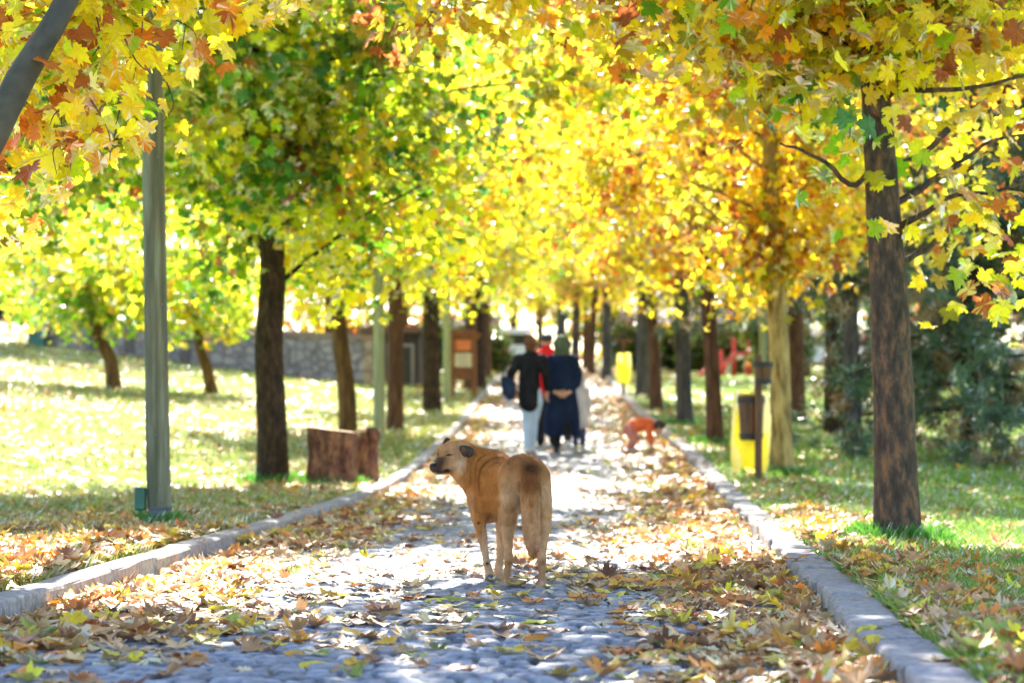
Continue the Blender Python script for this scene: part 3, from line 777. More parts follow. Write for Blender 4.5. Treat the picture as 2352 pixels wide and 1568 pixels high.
def surface(prims, lo, hi, h):
    lo = np.array(lo, float); n = np.ceil((np.array(hi) - lo) / h).astype(int) + 1
    G = [lo[i] + np.arange(n[i]) * h for i in range(3)]
    D = np.empty(n, np.float32)
    YZ = np.stack(np.meshgrid(G[1], G[2], indexing='ij'), -1)
    for i in range(n[0]):
        Pq = np.empty(YZ.shape[:2] + (3,)); Pq[..., 0] = G[0][i]; Pq[..., 1:] = YZ
        D[i] = field(Pq, prims)
    s = D < 0
    c = [(i, j, k) for i in (0, 1) for j in (0, 1) for k in (0, 1)]
    sl_ = lambda a, o: a[o[0]:a.shape[0] - 1 + o[0], o[1]:a.shape[1] - 1 + o[1], o[2]:a.shape[2] - 1 + o[2]]
    cnt = sum(sl_(s, o).astype(int) for o in c); mix = (cnt > 0) & (cnt < 8)
    idx = np.full(mix.shape, -1, int); cells = np.argwhere(mix); idx[mix] = np.arange(len(cells))
    acc = np.zeros((len(cells), 3)); num = np.zeros(len(cells))
    for a in c:
        for ax in range(3):
            if a[ax]: continue
            b_ = list(a); b_[ax] = 1
            da = D[tuple((cells + a).T)]; db = D[tuple((cells + b_).T)]; m = (da < 0) != (db < 0)
            t = np.where(m, da / (da - db + 1e-12), 0); p = np.tile(np.array(a, float), (len(cells), 1)); p[:, ax] = t
            acc[m] += p[m]; num[m] += 1
    V = lo + (cells + acc / num[:, None]) * h
    F = []
    for ax in range(3):
        o1, o2 = [(1, 2), (2, 0), (0, 1)][ax]
        a_ = s; sh = [slice(None)] * 3; sh2 = [slice(None)] * 3; sh[ax] = slice(0, -1); sh2[ax] = slice(1, None)
        e = a_[tuple(sh)] != a_[tuple(sh2)]
        pos = np.argwhere(e); ok = (pos[:, o1] > 0) & (pos[:, o2] > 0) & (pos[:, o1] < mix.shape[o1]) & (pos[:, o2] < mix.shape[o2]) & (pos[:, ax] < mix.shape[ax])
        pos = pos[ok]; ins = s[tuple(pos.T)]
        q = []
        for (u_, v_) in ((1, 1), (0, 1), (0, 0), (1, 0)):
            t = pos.copy(); t[:, o1] -= u_; t[:, o2] -= v_; q.append(idx[tuple(t.T)])
        q = np.stack(q, 1); q[~ins] = q[~ins][:, ::-1]; F.append(q)
    return V, np.concatenate(F)
def blob(name, prims, h, mat, parent=None, col=None, pad=.03):
    lo = np.full(3, 1e9); hi = np.full(3, -1e9)
    for p in prims:
        if p[-1] < 0: continue
        if p[0] == 'c':
            A = np.array([q[:3] for q in p[1]]); r = np.array([q[3] for q in p[1]])[:, None]
            lo = np.minimum(lo, (A - r).min(0)); hi = np.maximum(hi, (A + r).max(0))
        else:
            m_ = max(p[2]); lo = np.minimum(lo, np.array(p[1]) - m_); hi = np.maximum(hi, np.array(p[1]) + m_)
    V, F = surface(prims, lo - pad, hi + pad, h)
    c = col(V) if col is not None else None
    return np_mesh(name, V, [F], [mat], col=c, smooth=True, parent=parent), V, F
def vnormals(V, F):
    n = np.cross(V[F[:, 2]] - V[F[:, 0]], V[F[:, 3]] - V[F[:, 1]]); N = np.zeros_like(V)
    for i in range(4): np.add.at(N, F[:, i], n)
    return unit(N)

# ------------------------------------------------------------------ the dog
DO = Vector((.03, 11.9, 0.0))
def D(cx, cy, Y):
    """position on the dog, from the close-up of the photograph, at distance Y (world)"""
    return at(861.3 + .3296 * cx, 918.8 + .3296 * cy, Y)
KR = .3296 / FPX
def dl(cx, cy, Y, r):
    p = D(cx, cy, Y) - DO
    return (p.x, p.y, p.z, r * KR * Y)
def de(cx, cy, Y, rx, rz, ry):
    p = D(cx, cy, Y) - DO
    return ('e', (p.x, p.y, p.z), (rx * KR * Y, ry, rz * KR * Y))
def build_dog():
    root = thing('dog', 'tan short haired dog with dark drop ears standing on the cobbles and looking left', 'dog', DO)
    pr = []
    E = lambda cx, cy, Y, rx, rz, ry, k=.03: pr.append(de(cx, cy, Y, rx, rz, ry) + (k,))
    Ch = lambda k, *p: pr.append(('c', [dl(*q) for q in p], k))
    # trunk
    E(1042, 535, 11.98, 165, 160, .17)
    Ch(.04, (1030, 555, 11.98, 148), (900, 590, 12.2, 160), (800, 590, 12.38, 150))
    E(812, 610, 12.36, 150, 240, .15, .04)
    E(765, 690, 12.36, 108, 150, .12, .03)
    Ch(.04, (870, 700, 12.25, 130), (960, 690, 12.08, 110))
    # neck and head
    Ch(.05, (830, 520, 12.42, 165), (730, 490, 12.42, 160), (655, 455, 12.41, 140), (620, 420, 12.40, 118))
    Ch(.03, (740, 640, 12.34, 92), (650, 540, 12.33, 80), (585, 480, 12.34, 70))
    E(592, 378, 12.38, 104, 100, .066, .03)
    E(612, 440, 12.355, 62, 58, .055, .02)
    E(512, 362, 12.36, 80, 66, .058, .025)
    E(478, 368, 12.365, 48, 40, .045, .02)
    Ch(.022, (530, 408, 12.33, 74), (480, 432, 12.315, 60), (440, 455, 12.295, 46), (418, 466, 12.28, 38))
    Ch(.012, (540, 468, 12.32, 44), (480, 486, 12.30, 32), (428, 493, 12.285, 23))
    E(505, 487, 12.285, 24, 17, .02, .01)
    E(600, 452, 12.345, 58, 50, .05, .02)
    Ch(.012, (494, 368, 12.29, 12), (522, 362, 12.287, 12), (552, 368, 12.29, 10))
    # hind legs
    Ch(.03, (960, 520, 11.93, 96), (935, 690, 11.90, 82), (925, 800, 11.97, 72), (922, 870, 12.02, 60))
    Ch(.022, (922, 860, 12.02, 57), (925, 960, 11.96, 39), (931, 1050, 11.88, 29), (933, 1105, 11.85, 29))
    Ch(.014, (933, 1100, 11.85, 29), (925, 1170, 11.88, 26), (912, 1235, 11.92, 28), (902, 1272, 11.95, 40))
    Ch(.008, (905, 1270, 11.93, 34), (885, 1288, 11.92, 33))
    Ch(.006, (872, 1290, 11.93, 24), (862, 1297, 11.94, 18))
    Ch(.006, (915, 1285, 11.90, 24), (925, 1294, 11.91, 18))
    Ch(.03, (1130, 540, 11.90, 95), (1158, 700, 11.82, 78), (1168, 810, 11.84, 66), (1172, 890, 11.84, 54))
    Ch(.022, (1172, 880, 11.84, 50), (1173, 980, 11.76, 34), (1165, 1060, 11.68, 28), (1163, 1110, 11.66, 28))
    Ch(.014, (1163, 1105, 11.66, 28), (1164, 1180, 11.68, 26), (1160, 1250, 11.69, 28), (1157, 1292, 11.70, 41))
    Ch(.008, (1155, 1298, 11.68, 36), (1140, 1310, 11.67, 31))
    Ch(.006, (1130, 1312, 11.68, 22), (1123, 1318, 11.69, 17))
    Ch(.006, (1172, 1308, 11.67, 24), (1180, 1316, 11.68, 18))
    # fore legs
    Ch(.03, (735, 700, 12.30, 85), (728, 810, 12.24, 62), (733, 870, 12.22, 42), (748, 960, 12.23, 32))
    Ch(.014, (748, 950, 12.23, 32), (765, 1050, 12.22, 26), (780, 1135, 12.20, 26), (797, 1200, 12.19, 28), (803, 1250, 12.17, 37))
    Ch(.008, (803, 1248, 12.17, 37), (806, 1266, 12.14, 32))
    Ch(.006, (785, 1268, 12.14, 20), (780, 1276, 12.15, 15))
    Ch(.006, (825, 1264, 12.14, 20), (830, 1272, 12.15, 15))
    Ch(.03, (880, 760, 12.46, 60), (885, 900, 12.46, 42), (880, 1000, 12.48, 34), (872, 1090, 12.50, 29), (862, 1165, 12.50, 30), (858, 1215, 12.47, 34), (862, 1235, 12.45, 32))
    # tail
    Ch(.035, (1085, 470, 11.87, 45), (1082, 540, 11.77, 62), (1080, 640, 11.735, 68), (1084, 790, 11.725, 66), (1090, 920, 11.725, 60), (1094, 1005, 11.73, 49), (1098, 1055, 11.735, 33), (1101, 1086, 11.74, 15))
    # find the facing surface under a point of the close-up, to lay skin rolls and features on it
    def surf(cx, cy, y0=11.4, y1=12.9, deep=0.0):
        Ys = np.linspace(y0, y1, 700); P = np.array([tuple(D(cx, cy, Y) - DO) for Y in Ys])
        f = field(P, pr); k = np.argmax(f < 0)
        return Ys[k] + deep
    def roll(pts, r, k=.018, sink=.35):
        q = []
        for cx, cy in pts:
            Y = surf(cx, cy); q.append(dl(cx, cy, Y + r * KR * 12 * sink, r))
        pr.append(('c', q, k))
    base = list(pr)
    roll([(742, 640), (738, 560), (752, 500), (785, 448), (835, 415), (885, 405)], 20, .012, .25)
    roll([(700, 520), (712, 460), (745, 410), (800, 382)], 14, .010, .3)
    roll([(668, 600), (672, 520), (680, 440), (705, 385)], 14, .010, .35)
    roll([(905, 560), (940, 480), (1000, 430)], 22, .02, .5)
    # carve: line between thigh and flank, mouth, elbow, inner thigh
    fold = []
    def tint(V):
        W = V + np.array(DO)
        cx = ((W[:, 0] / W[:, 1]) * FPX + CX - 861.3) / .3296
        cy = ((955 - (W[:, 2] - CAMZ) / W[:, 1] * FPX) - 918.8) / .3296
        Yd = W[:, 1]
        n1_ = vnoise(cx / 26 + Yd * 9, cy / 40, 61); n2_ = vnoise(cx / 9 + Yd * 20, cy / 14, 62)
        c = np.tile(np.array([.50, .23, .070]), (len(V), 1))
        def mixc(col, w):
            nonlocal c
            w = np.clip(w, 0, 1)[:, None]; c = c * (1 - w) + np.array(col) * w
        g = lambda x, y, sx, sy: np.exp(-((cx - x) / sx) ** 2 - ((cy - y) / sy) ** 2)
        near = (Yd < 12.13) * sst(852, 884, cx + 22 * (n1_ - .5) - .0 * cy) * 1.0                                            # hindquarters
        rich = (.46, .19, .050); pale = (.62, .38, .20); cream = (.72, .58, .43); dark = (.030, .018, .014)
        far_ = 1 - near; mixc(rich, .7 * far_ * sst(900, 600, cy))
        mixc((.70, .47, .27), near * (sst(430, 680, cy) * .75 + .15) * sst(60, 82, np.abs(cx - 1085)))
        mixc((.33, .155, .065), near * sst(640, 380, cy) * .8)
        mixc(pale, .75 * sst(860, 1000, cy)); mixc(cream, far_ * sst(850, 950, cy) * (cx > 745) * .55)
        mixc(cream, near * sst(24, 10, np.abs(cx - 998)) * (cy > 640) * (cy < 830) * .9)
        mixc(cream, near * ((np.abs(cx - 1146) < 8) & (cy > 660)) * .6)
        # tail: dark mark at the root, reddish middle, buff sides, pinkish tip
        tail = (Yd < 11.79) & (cx > 1005) & (cx < 1155) & (cy > 420)
        mixc((.07, .026, .012), g(1085, 478, 66, 46) * 1.15 * near)
        mixc((.20, .07, .024), g(1080, 575, 66, 85) * .95 * tail)
        mixc((.68, .43, .24), tail * sst(600, 820, cy) * .8)
        mixc((.38, .16, .05), tail * g(1085, 740, 20, 90) * .7)
        mixc((.60, .30, .19), tail * sst(930, 1040, cy) * .6)
        # chest and throat
        mixc(pale, far_ * (cx < 690) * sst(560, 700, cy) * .5)
        mixc((.60, .40, .22), g(560, 560, 50, 60) * .7 * far_)
        mixc(cream, far_ * g(830, 860, 60, 50) * .6)
        mixc((.45, .20, .06), far_ * g(705, 500, 20, 130) * .5)
        # head
        hd = sst(668, 612, cx + .18 * (cy - 400)) * sst(535, 500, cy) * (Yd > 12.1)
        mixc((.58, .36, .19), hd * .75)
        mixc((.68, .50, .34), hd * g(590, 445, 48, 50) * .9)
        mixc((.60, .38, .22), hd * g(560, 330, 60, 40) * .5)
        mixc((.05, .034, .032), hd * sst(530, 462, cx + .3 * (cy - 420)) * sst(375, 405, cy) * .9)
        mixc((.22, .14, .10), hd * g(505, 400, 22, 26) * .5)
        mixc(dark, hd * (g(500, 490, 26, 15) * 1.3 + g(450, 500, 40, 8) * .9))
        mixc((.62, .57, .52), hd * g(415, 508, 24, 8) * .8)
        mixc((.035, .022, .018), (g(722, 852, 12, 10) + g(783, 1133, 14, 14)) * 1.1 * far_)
        mixc((.06, .05, .05), far_ * g(800, 1240, 34, 22) * 1.0)
        mixc((.22, .13, .08), near * (g(938, 1120, 20, 30) + g(1170, 1120, 20, 30)) * .5)
        mixc((.66, .50, .36), near * sst(1180, 1290, cy) * .5)
        def line(pts, w, col, a):  # paints fold and crease shade into the coat colour
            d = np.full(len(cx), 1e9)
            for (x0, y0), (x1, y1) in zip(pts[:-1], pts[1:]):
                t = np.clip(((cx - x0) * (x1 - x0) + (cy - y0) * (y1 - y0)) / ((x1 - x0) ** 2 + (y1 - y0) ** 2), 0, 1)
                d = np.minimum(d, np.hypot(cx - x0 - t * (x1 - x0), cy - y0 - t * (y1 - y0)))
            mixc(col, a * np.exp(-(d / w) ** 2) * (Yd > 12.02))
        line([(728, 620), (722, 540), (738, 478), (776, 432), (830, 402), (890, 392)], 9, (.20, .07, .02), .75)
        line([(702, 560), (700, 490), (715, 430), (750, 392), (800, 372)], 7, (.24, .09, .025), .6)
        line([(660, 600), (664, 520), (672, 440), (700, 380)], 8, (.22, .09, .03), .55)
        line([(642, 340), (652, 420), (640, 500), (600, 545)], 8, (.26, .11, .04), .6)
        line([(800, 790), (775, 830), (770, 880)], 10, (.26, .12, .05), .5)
        mixc(dark, hd * g(520, 379, 24, 6) * 1.0); mixc((.12, .07, .05), hd * g(505, 360, 16, 9) * .7)
        speck = (n2_ > .88) & (cy < 900)
        c = c * (.82 + .36 * n1_)[:, None]
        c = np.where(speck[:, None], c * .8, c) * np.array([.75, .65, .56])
        mixc((.16, .07, .03), near * (np.exp(-((cx - 1004) / 7) ** 2) * (cy > 560) * (cy < 640) + np.exp(-((cx - 1150) / 6) ** 2) * (cy > 540) * (cy < 660)) * .6)  # contact shade in the crevices beside the tail, painted in
        return np.clip(c, .01, .9)
    coat = noise_mat('dog_coat', (.85, .85, .85), (1.12, 1.12, 1.12), 85, .9, .5, (1, 1, .35), dist=.004, attr=True, detail=8, spec=.12)
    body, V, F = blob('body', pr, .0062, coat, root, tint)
    # coat of short hairs
    N = vnormals(V, F); C = tint(V)
    q = F[rng.integers(0, len(F), 52000)]; w = rng.dirichlet([1, 1, 1, 1], len(q))
    p = (V[q] * w[..., None]).sum(1); nn = unit((N[q] * w[..., None]).sum(1)); cc = (C[q] * w[..., None]).sum(1)
    Wp = p + np.array(DO)
    flow = np.tile(np.array([0, 0, -1.0]), (len(p), 1))
    front = Wp[:, 1] > 12.15
    flow[front] = [.75, -.35, -.55]
    cxp = ((Wp[:, 0] / Wp[:, 1]) * FPX + CX - 861.3) / .3296
    head = front & (cxp < 640); flow[head] = [.9, -.1, -.1]
    low = p[:, 2] < .34; flow[low] = [0, 0, -1]
    flow = unit(flow - nn * (flow * nn).sum(1, keepdims=True) + rng.normal(0, .22, p.shape))
    tailm = (Wp[:, 1] < 11.80) & (np.abs(Wp[:, 0] - .03 - .03) < .09) & (p[:, 2] < .62) & (cxp > 1005) & (cxp < 1155)
    hl = rng.uniform(.006, .013, len(p)); hl[tailm] *= 1.9; hl[head] *= .55; hl[low & ~tailm] *= .6
    d = unit(flow + nn * rng.uniform(.12, .5, (len(p), 1)))
    sd_ = unit(np.cross(nn, d)) * rng.uniform(.0007, .0013, (len(p), 1))
    HV = np.stack([p - sd_ - nn * .001, p + sd_ - nn * .001, p + d * hl[:, None]], 1).reshape(-1, 3)
    HC = np.repeat(np.clip(cc * (1 + rng.normal(0, .22, (len(p), 1))), .01, .9), 3, 0)
    hm = noise_mat('dog_hair', (.95, .95, .95), (1.08, 1.08, 1.08), 30, .8, 0, attr=True, spec=.2)
    np_mesh('fur', HV, [np.arange(len(HV)).reshape(-1, 3)], [hm], col=HC, parent=root)
    # ears: thick folded flaps
    black = noise_mat('dog_ear', (.025, .017, .014), (.085, .055, .042), 60, .85, .3, attr=False)
    earin = noise_mat('dog_ear_inner', (.10, .04, .02), (.22, .10, .05), 50, .85, .3)
    def flap(outline, Yf, thick, mat, bulge=.012, name='ear'):
        P3 = [D(cx, cy, Yf) - DO for cx, cy in outline]; n = len(P3)
        cen = sum(P3, Vector()) / n
        Vf = []; 
        for s_, off in ((0, -1), (1, 1)):
            for p3 in P3: Vf.append(p3 + Vector((0, off * thick / 2, 0)))
            for p3 in P3: Vf.append(cen.lerp(p3, .55) + Vector((0, off * thick / 2 - bulge * .8, 0)))
            Vf.append(cen + Vector((0, off * thick / 2 - bulge, 0)))
        Ff = []
        k = 2 * n + 1
        for i in range(n):
            j = (i + 1) % n
            Ff += [(i, j, n + j, n + i), (n + i, n + j, 2 * n)]
            Ff += [(k + j, k + i, k + n + i, k + n + j), (k + n + j, k + n + i, k + 2 * n)]
            Ff += [(j, i, k + i, k + j)]
        m_ = MB(); m_.add(Vf, Ff, 0, True); o_ = m_.build(name, mat, root)
        sub = o_.modifiers.new('sub', 'SUBSURF'); sub.levels = 1; sub.render_levels = 2
        return o_
    Ye = surf(640, 350) - .006
    ear1 = flap([(582, 318), (606, 310), (640, 314), (668, 318), (688, 340), (695, 362), (684, 384), (652, 404), (640, 392), (626, 402), (606, 396), (590, 360)], Ye, .012, black)
    inn = flap([(590, 330), (606, 324), (628, 330), (634, 352), (624, 372), (606, 366)], Ye - .014, .006, earin, .004, 'ear_inner')
    inn.parent = ear1
    flap([(640, 318), (672, 322), (692, 344), (692, 366), (678, 386), (653, 406), (645, 376)], Ye - .012, .010, black, .010, 'ear_tip').parent = ear1
    flap([(468, 304), (480, 274), (497, 257), (514, 262), (534, 274), (508, 284), (488, 296), (476, 316)], 12.41, .014, black)
    # nose, eyes, mouth line, paw pads
    wet = noise_mat('dog_nose', (.008, .009, .012), (.02, .02, .028), 60, .55, .5, spec=.35)
    blob('nose', [de(404, 453, 12.262, 24, 18, .018) + (.01,), de(414, 446, 12.258, 20, 14, .016) + (.008,), de(404, 463, 12.245, 5, 4, .006) + (-1,)], .0028, wet, root)
    yv = surf(518, 381)
    blob('eye', [('c', [dl(496, 383, yv + .001, 4), dl(516, 380, yv - .001, 6.5), dl(542, 377, yv + .001, 3)], .003)], .0022, wet, root)
    blob('eye', [('c', [dl(436, 362, surf(440, 362) + .002, 3), dl(440, 372, surf(444, 372) + .002, 6), dl(441, 384, surf(446, 384) + .002, 4)], .003)], .0025, wet, root)
    ym = surf(455, 497)
    m_ = []
    for cx, cy in ((398, 487), (420, 497), (450, 500), (480, 496), (508, 488), (515, 482)):
        m_.append(dl(cx, cy, surf(cx, cy - 3) + .001, 3.6))
    blob('mouth', [('c', m_, .004)], .0026, wet, root)
    pad = noise_mat('dog_pad', (.05, .05, .06), (.12, .115, .13), 60, .7, .3)
    blob('paw_pad', [de(806, 1236, 12.125, 26, 26, .014) + (.006,), de(785, 1273, 12.13, 15, 10, .012) + (.006,), de(808, 1280, 12.12, 15, 9, .012) + (.006,), de(828, 1270, 12.13, 12, 10, .012) + (.006,)], .0035, pad, root)
    return root
build_dog()

# ------------------------------------------------------------------ trees of the background
BG = 'trees standing beyond the path'
def put(src, x, Y, s, label, group=BG, rz=None):
    X = (x - CX) / FPX * Y
    return copy_tree(src, (X, Y, float(H(X, Y)) - .05), rng.uniform(0, 6.28) if rz is None else rz, s, label, group)
reg(bpy.data.objects['plane_tree.001']) if False else None
spots = [
    (-250, 44, tC, 1.15, 'yellow tree left of the stone wall beyond the sloping lawn'), (80, 66, t3, 1.5, 'yellow green tree behind the left end of the stone wall'),
    (330, 72, tC, 1.5, 'golden tree behind the stone wall left of the green pole'), (560, 74, t4, 1.4, 'lime tree behind the stone wall at the dark trunk'),
    (760, 76, t3, 1.5, 'yellow green tree behind the wall near the dark kiosk'), (930, 84, tC, 1.4, 'golden tree behind the dark kiosk'),
    (1010, 118, tD, 1.6, 'tall golden tree far left of the white van'), (1180, 135, tC, 1.9, 'tall yellow tree at the far end of the path left of centre'),
    (1290, 128, tD, 1.9, 'tall orange yellow tree at the far end of the path'), (1410, 122, t4, 1.7, 'tall yellow tree in front of the orange house'),
    (1560, 112, tC, 1.6, 'golden tree between the orange and the grey house'), (1700, 96, tD, 1.6, 'golden tree beyond the playground slides'),
    (1850, 74, tC, 1.4, 'yellow tree right of the pale trunk beyond the pines'), (2010, 88, tD, 1.6, 'orange yellow tree behind the large brown trunk'),
    (2260, 60, tC, 1.35, 'yellow tree behind the pine at the right edge'), (2560, 46, tD, 1.2, 'yellow tree past the right edge of the lawn')]
for (x, Y, src, s, lab) in spots: put(src, x, Y, s, lab)

# small leaning trees on the left lawn
def small_tree(label, pts_px, base_px, rads, crown_px, rad, n, mix):
    b = ground_at(*base_px)
    c = at(*crown_px, b.y) - b
    root = tree(label, b, lean(b, pts_px), rads, M['bark_tan'], tuple(c), rad, mix, 8, n, False, 'small trees on the left lawn', limb_r=.03, name='young_tree', z0=1.0)
    return root
small_tree('small tree with bent trunk in front of the left part of the stone wall', [(258, 860), (250, 815), (225, 770), (205, 690), (200, 620)], (262, 893), [.16, .13, .12, .11, .08, .03], (200, 560), (2.6, 2.2, 1.7), 4200, {'lime': 4, 'yellow': 1.5, 'green': 4, 'olive': 2, 'orange': .5})
small_tree('small dark forked tree on the lawn between the pole and the dark trunk', [(480, 870), (472, 835), (460, 800), (450, 720), (445, 640)], (490, 903), [.13, .11, .10, .09, .07, .03], (430, 590), (2.6, 2.2, 1.6), 4200, {'lime': 4, 'yellow': 1.5, 'green': 4, 'olive': 2, 'orange': .5})

# pines on the right
def pine(label, base_px, top, r0, whorls, spread, lean_dx=0.0, nneed=26000, mat='bark_dark', zlow=1.0, side=(0, 6.283)):
    b = ground_at(*base_px); root = thing('pine_tree', label, 'tree', b, 0, 'dark pines on the right lawn')
    tr, P, rr = bark_trunk('trunk', [Vector((0, 0, -.15)), Vector((lean_dx * .3, 0, top * .35)), Vector((lean_dx, 0, top))], [r0, r0 * .75, .03], M[mat], root)
    tips = []
    for i in range(whorls):
        f = (i + .5) / whorls; z = zlow + (top - zlow) * f; k = np.argmin(np.abs(P[:, 2] - z)); L = spread * (1 - .62 * f) * rng.uniform(.8, 1.15)
        for j in range(5):
            a = rng.uniform(*side); e = P[k] + np.array([math.cos(a) * L, math.sin(a) * L, -.25 * L * (1 - f) + rng.uniform(-.1, .25)])
            S = spline([P[k], (P[k] + e) / 2 + [0, 0, .12], e], 10)
            V, F = tube(S, np.linspace(.035 * (1 - f * .5), .008, 10), 6, True)
            np_mesh('limb', V, [np.array([f_ for f_ in F if len(f_) == 4]), np.array([f_ for f_ in F if len(f_) != 4])], [M[mat]], smooth=True, parent=root)
            tips.append(S[2:])
    T = np.concatenate(tips); ncl = nneed // 45
    c = T[rng.integers(0, len(T), ncl)] + rng.normal(0, .17, (ncl, 3)); tone = rng.uniform(.6, 1.35, ncl); br = rng.random(ncl) < .22
    k = rng.integers(0, ncl, nneed); p = c[k] + rng.normal(0, .045, (nneed, 3)); d = unit(rng.normal(0, 1, (nneed, 3)) + [0, 0, .25]); s_ = unit(np.cross(d, rng.normal(0, 1, (nneed, 3))))
    L = rng.uniform(.09, .17, (nneed, 1))
    V = np.stack([p - s_ * .011, p + s_ * .011, p + d * L], 1).reshape(-1, 3)
    col = np.where(br[k][:, None], [.32, .22, .10], [.085, .17, .09]) * tone[k][:, None]
    np_mesh('crown', V, [np.arange(len(V)).reshape(-1, 3)], [M['needle']], col=np.repeat(col, 3, 0), parent=root)
    return root
pine('dark pine at the right edge with drooping blue green branches', (2225, 1055), 6.2, .14, 17, 2.3, .1, 130000, zlow=.55)
pine('black trunked pine left of the large brown trunk', (1922, 1000), 7.5, .24, 11, 3.2, .1, 46000, zlow=2.3)
pine('slim grey pine leaning beside the black trunked one', (1962, 1048), 5.5, .13, 8, 1.5, -.15, 14000, 'bark_grey', zlow=2.5)
pine('reddish dark pine right of the pale cream trunk', (1832, 970), 7.0, .17, 10, 2.6, -.1, 36000, 'bark_red', zlow=2.2)
pine('bushy dark pine beyond the bright lawn at the right', (2130, 915), 8.5, .22, 12, 4.2, 0, 52000, zlow=2.2)

# ------------------------------------------------------------------ wooden pole, posts, log stumps
wood_green = noise_mat('weathered_green_wood', (.055, .088, .062), (.19, .225, .165), 7, .8, .6, (2.6, 2.6, .16), (.13, .125, .085), dist=.01)
wood_pale = noise_mat('pale_green_wood', (.24, .27, .14), (.40, .42, .24), 6, .8, .4, (2, 2, .2), dist=.01)
steel = noise_mat('dull_steel', (.09, .10, .13), (.17, .18, .22), 12, .55, .2, dist=.004)
b = ground_at(367, 1210)
root = thing('wooden_pole', 'tall round wooden pole with a green tinge and a small green box at its foot', 'pole', b)
Pp = [Vector((0, 0, .13))] + [at(x, y, b.y) - b for x, y in ((363, 1050), (356, 600), (350, 200), (348, -120), (346, -420))]
S = spline(Pp, 60); n = 24
V, F = tube(S, np.interp(np.linspace(0, 1, 60), [0, .4, 1], [.083, .078, .071]), n, True)
ax = np.repeat(S, n, 0); ang = np.tile(np.arange(n), 60); row = np.repeat(np.arange(60), n)
k = 1 + .02 * (vnoise(ang * .6, row * .08, 71) - .5) - .06 * np.exp(-((ang - 17.3 + .6 * np.sin(row * .2)) / .7) ** 2)
V[:len(ax)] = ax + (V[:len(ax)] - ax) * k[:, None]
np_mesh('shaft', V, [np.array([f for f in F if len(f) == 4])] + [np.array([f]) for f in F if len(f) != 4], [wood_green], smooth=True, parent=root)
MB().tube([(0, 0, -.15), (0, 0, .15)], .079, 24).tube([(0, 0, .125), (0, 0, .135)], .084, 24).build('steel_sleeve', steel, root)
m_ = MB()
for z in (.17, .62, 1.5, 2.5): m_.ball((.03 * math.sin(z * 9), -.083, z), (.008, .006, .008), 0, 5)
m_.build('bolt', steel, root)
gbox = noise_mat('green_enamel', (.012, .10, .075), (.025, .16, .12), 10, .45, .1, spec=.5)
jb = thing('junction_box', 'small dark green metal box fixed low on the wooden pole', 'electric box', b + Vector((-.128, -.02, .11)))
MB().box((0, 0, .08), (.075, .07, .155), bev=.008).build('case', gbox, jb)
MB().box((0, -.037, .08), (.062, .006, .135), bev=.003).build('lid', gbox, jb)
MB().tube([(-.005, 0, .005), (-.01, 0, -.13)], .011, 8).build('conduit', steel, jb)

b = ground_at(872, 1012)
root = thing('wooden_post', 'pale green round post between the log stumps and the reddish trunk', 'post', b, 0, 'pale green posts of the left row')
V = spline([(0, 0, -.1), (-.01, 0, 1.2), (-.02, 0, 2.55)], 20)
MB().tube(V, np.linspace(.088, .080, 20), 16).build('shaft', wood_pale, root)
MB().ball((-.02, 0, 2.55), (.082, .082, .03), 0, 8).build('cap', wood_pale, root)
for ch in [root]: reg(root)
p = ground_at(1027, 925)
copy_tree(root, p, .5, 1.0, 'pale green post touching the left side of the notice board', 'pale green posts of the left row')
p = ground_at(1755, 1000)
copy_tree(root, p, .2, .8, 'pale post hidden behind the upper wooden litter bin', 'pale green posts of the left row')

wood_end = noise_mat('cut_wood', (.40, .25, .12), (.62, .45, .26), 14, .8, .3, dist=.005)
wood_red = noise_mat('stump_bark', (.045, .018, .012), (.26, .13, .065), 8, .85, 1.0, (1.6, 1.6, .7), (.13, .055, .035), dist=.02)
def stump(label, base_px, w, h, tilt, hollow, rz=0.0):
    b = ground_at(*base_px); root = thing('log_stump', label, 'stump', b, rz, 'log stumps by the left kerb')
    n = 28; V = []; F = []
    a = np.arange(n) * 2 * np.pi / n; rv = 1 + .07 * np.sin(a * 3 + w * 9) + .04 * np.sin(a * 7 + 1)
    zs = [-.08, .0, .06, .18, .32, .46, .6, .75, .9, 1.0]
    for z in zs:
        fl = 1 + .10 * math.exp(-max(z, 0) * 6) + .03 * math.sin(z * 9)
        for j in range(n):
            zz = z * h + (tilt * math.cos(a[j]) * w * .5 if z > .9 else tilt * math.cos(a[j]) * w * .5 * max(z, 0))
            V.append((math.cos(a[j]) * rv[j] * w / 2 * fl, math.sin(a[j]) * rv[j] * w / 2 * fl, zz))
    for r_ in range(len(zs) - 1):
        for j in range(n): F.append((r_ * n + j, r_ * n + (j + 1) % n, (r_ + 1) * n + (j + 1) % n, (r_ + 1) * n + j))
    m_ = MB().add(V, F, 0, True); m_.build('bark', wood_red, root)
    top = [V[(len(zs) - 1) * n + j] for j in range(n)]; m2 = MB()
    Vt = [(x * .985, y * .985, z + .004) for x, y, z in top] + [(x * .5, y * .5, z * 1 + .006 - (.02 if hollow else 0)) for x, y, z in top] + [(0, 0, h + .004 - (.03 if hollow else 0))]
    Ft = [(j, (j + 1) % n, n + (j + 1) % n, n + j) for j in range(n)] + [(n + j, n + (j + 1) % n, 2 * n) for j in range(n)]
    m2.add(Vt, Ft, 0, True).build('cut_face', wood_end, root)
    return root
stump('wide dark red log stump with a slanted top beside the dark brown trunk', (765, 1115), .50, .56, -.12, True)
stump('narrower log stump right of the wide one with a pale split log on top', (838, 1106), .26, .44, .1, False)
b = ground_at(838, 1106)
root = thing('split_log', 'pale split log lying on top of the narrower stump', 'log', b + Vector((.03, .03, .50)), .35)
m_ = MB(); prof = [(math.cos(t) * .085, math.sin(t) * .085) for t in np.linspace(math.pi, 2 * math.pi, 10)]
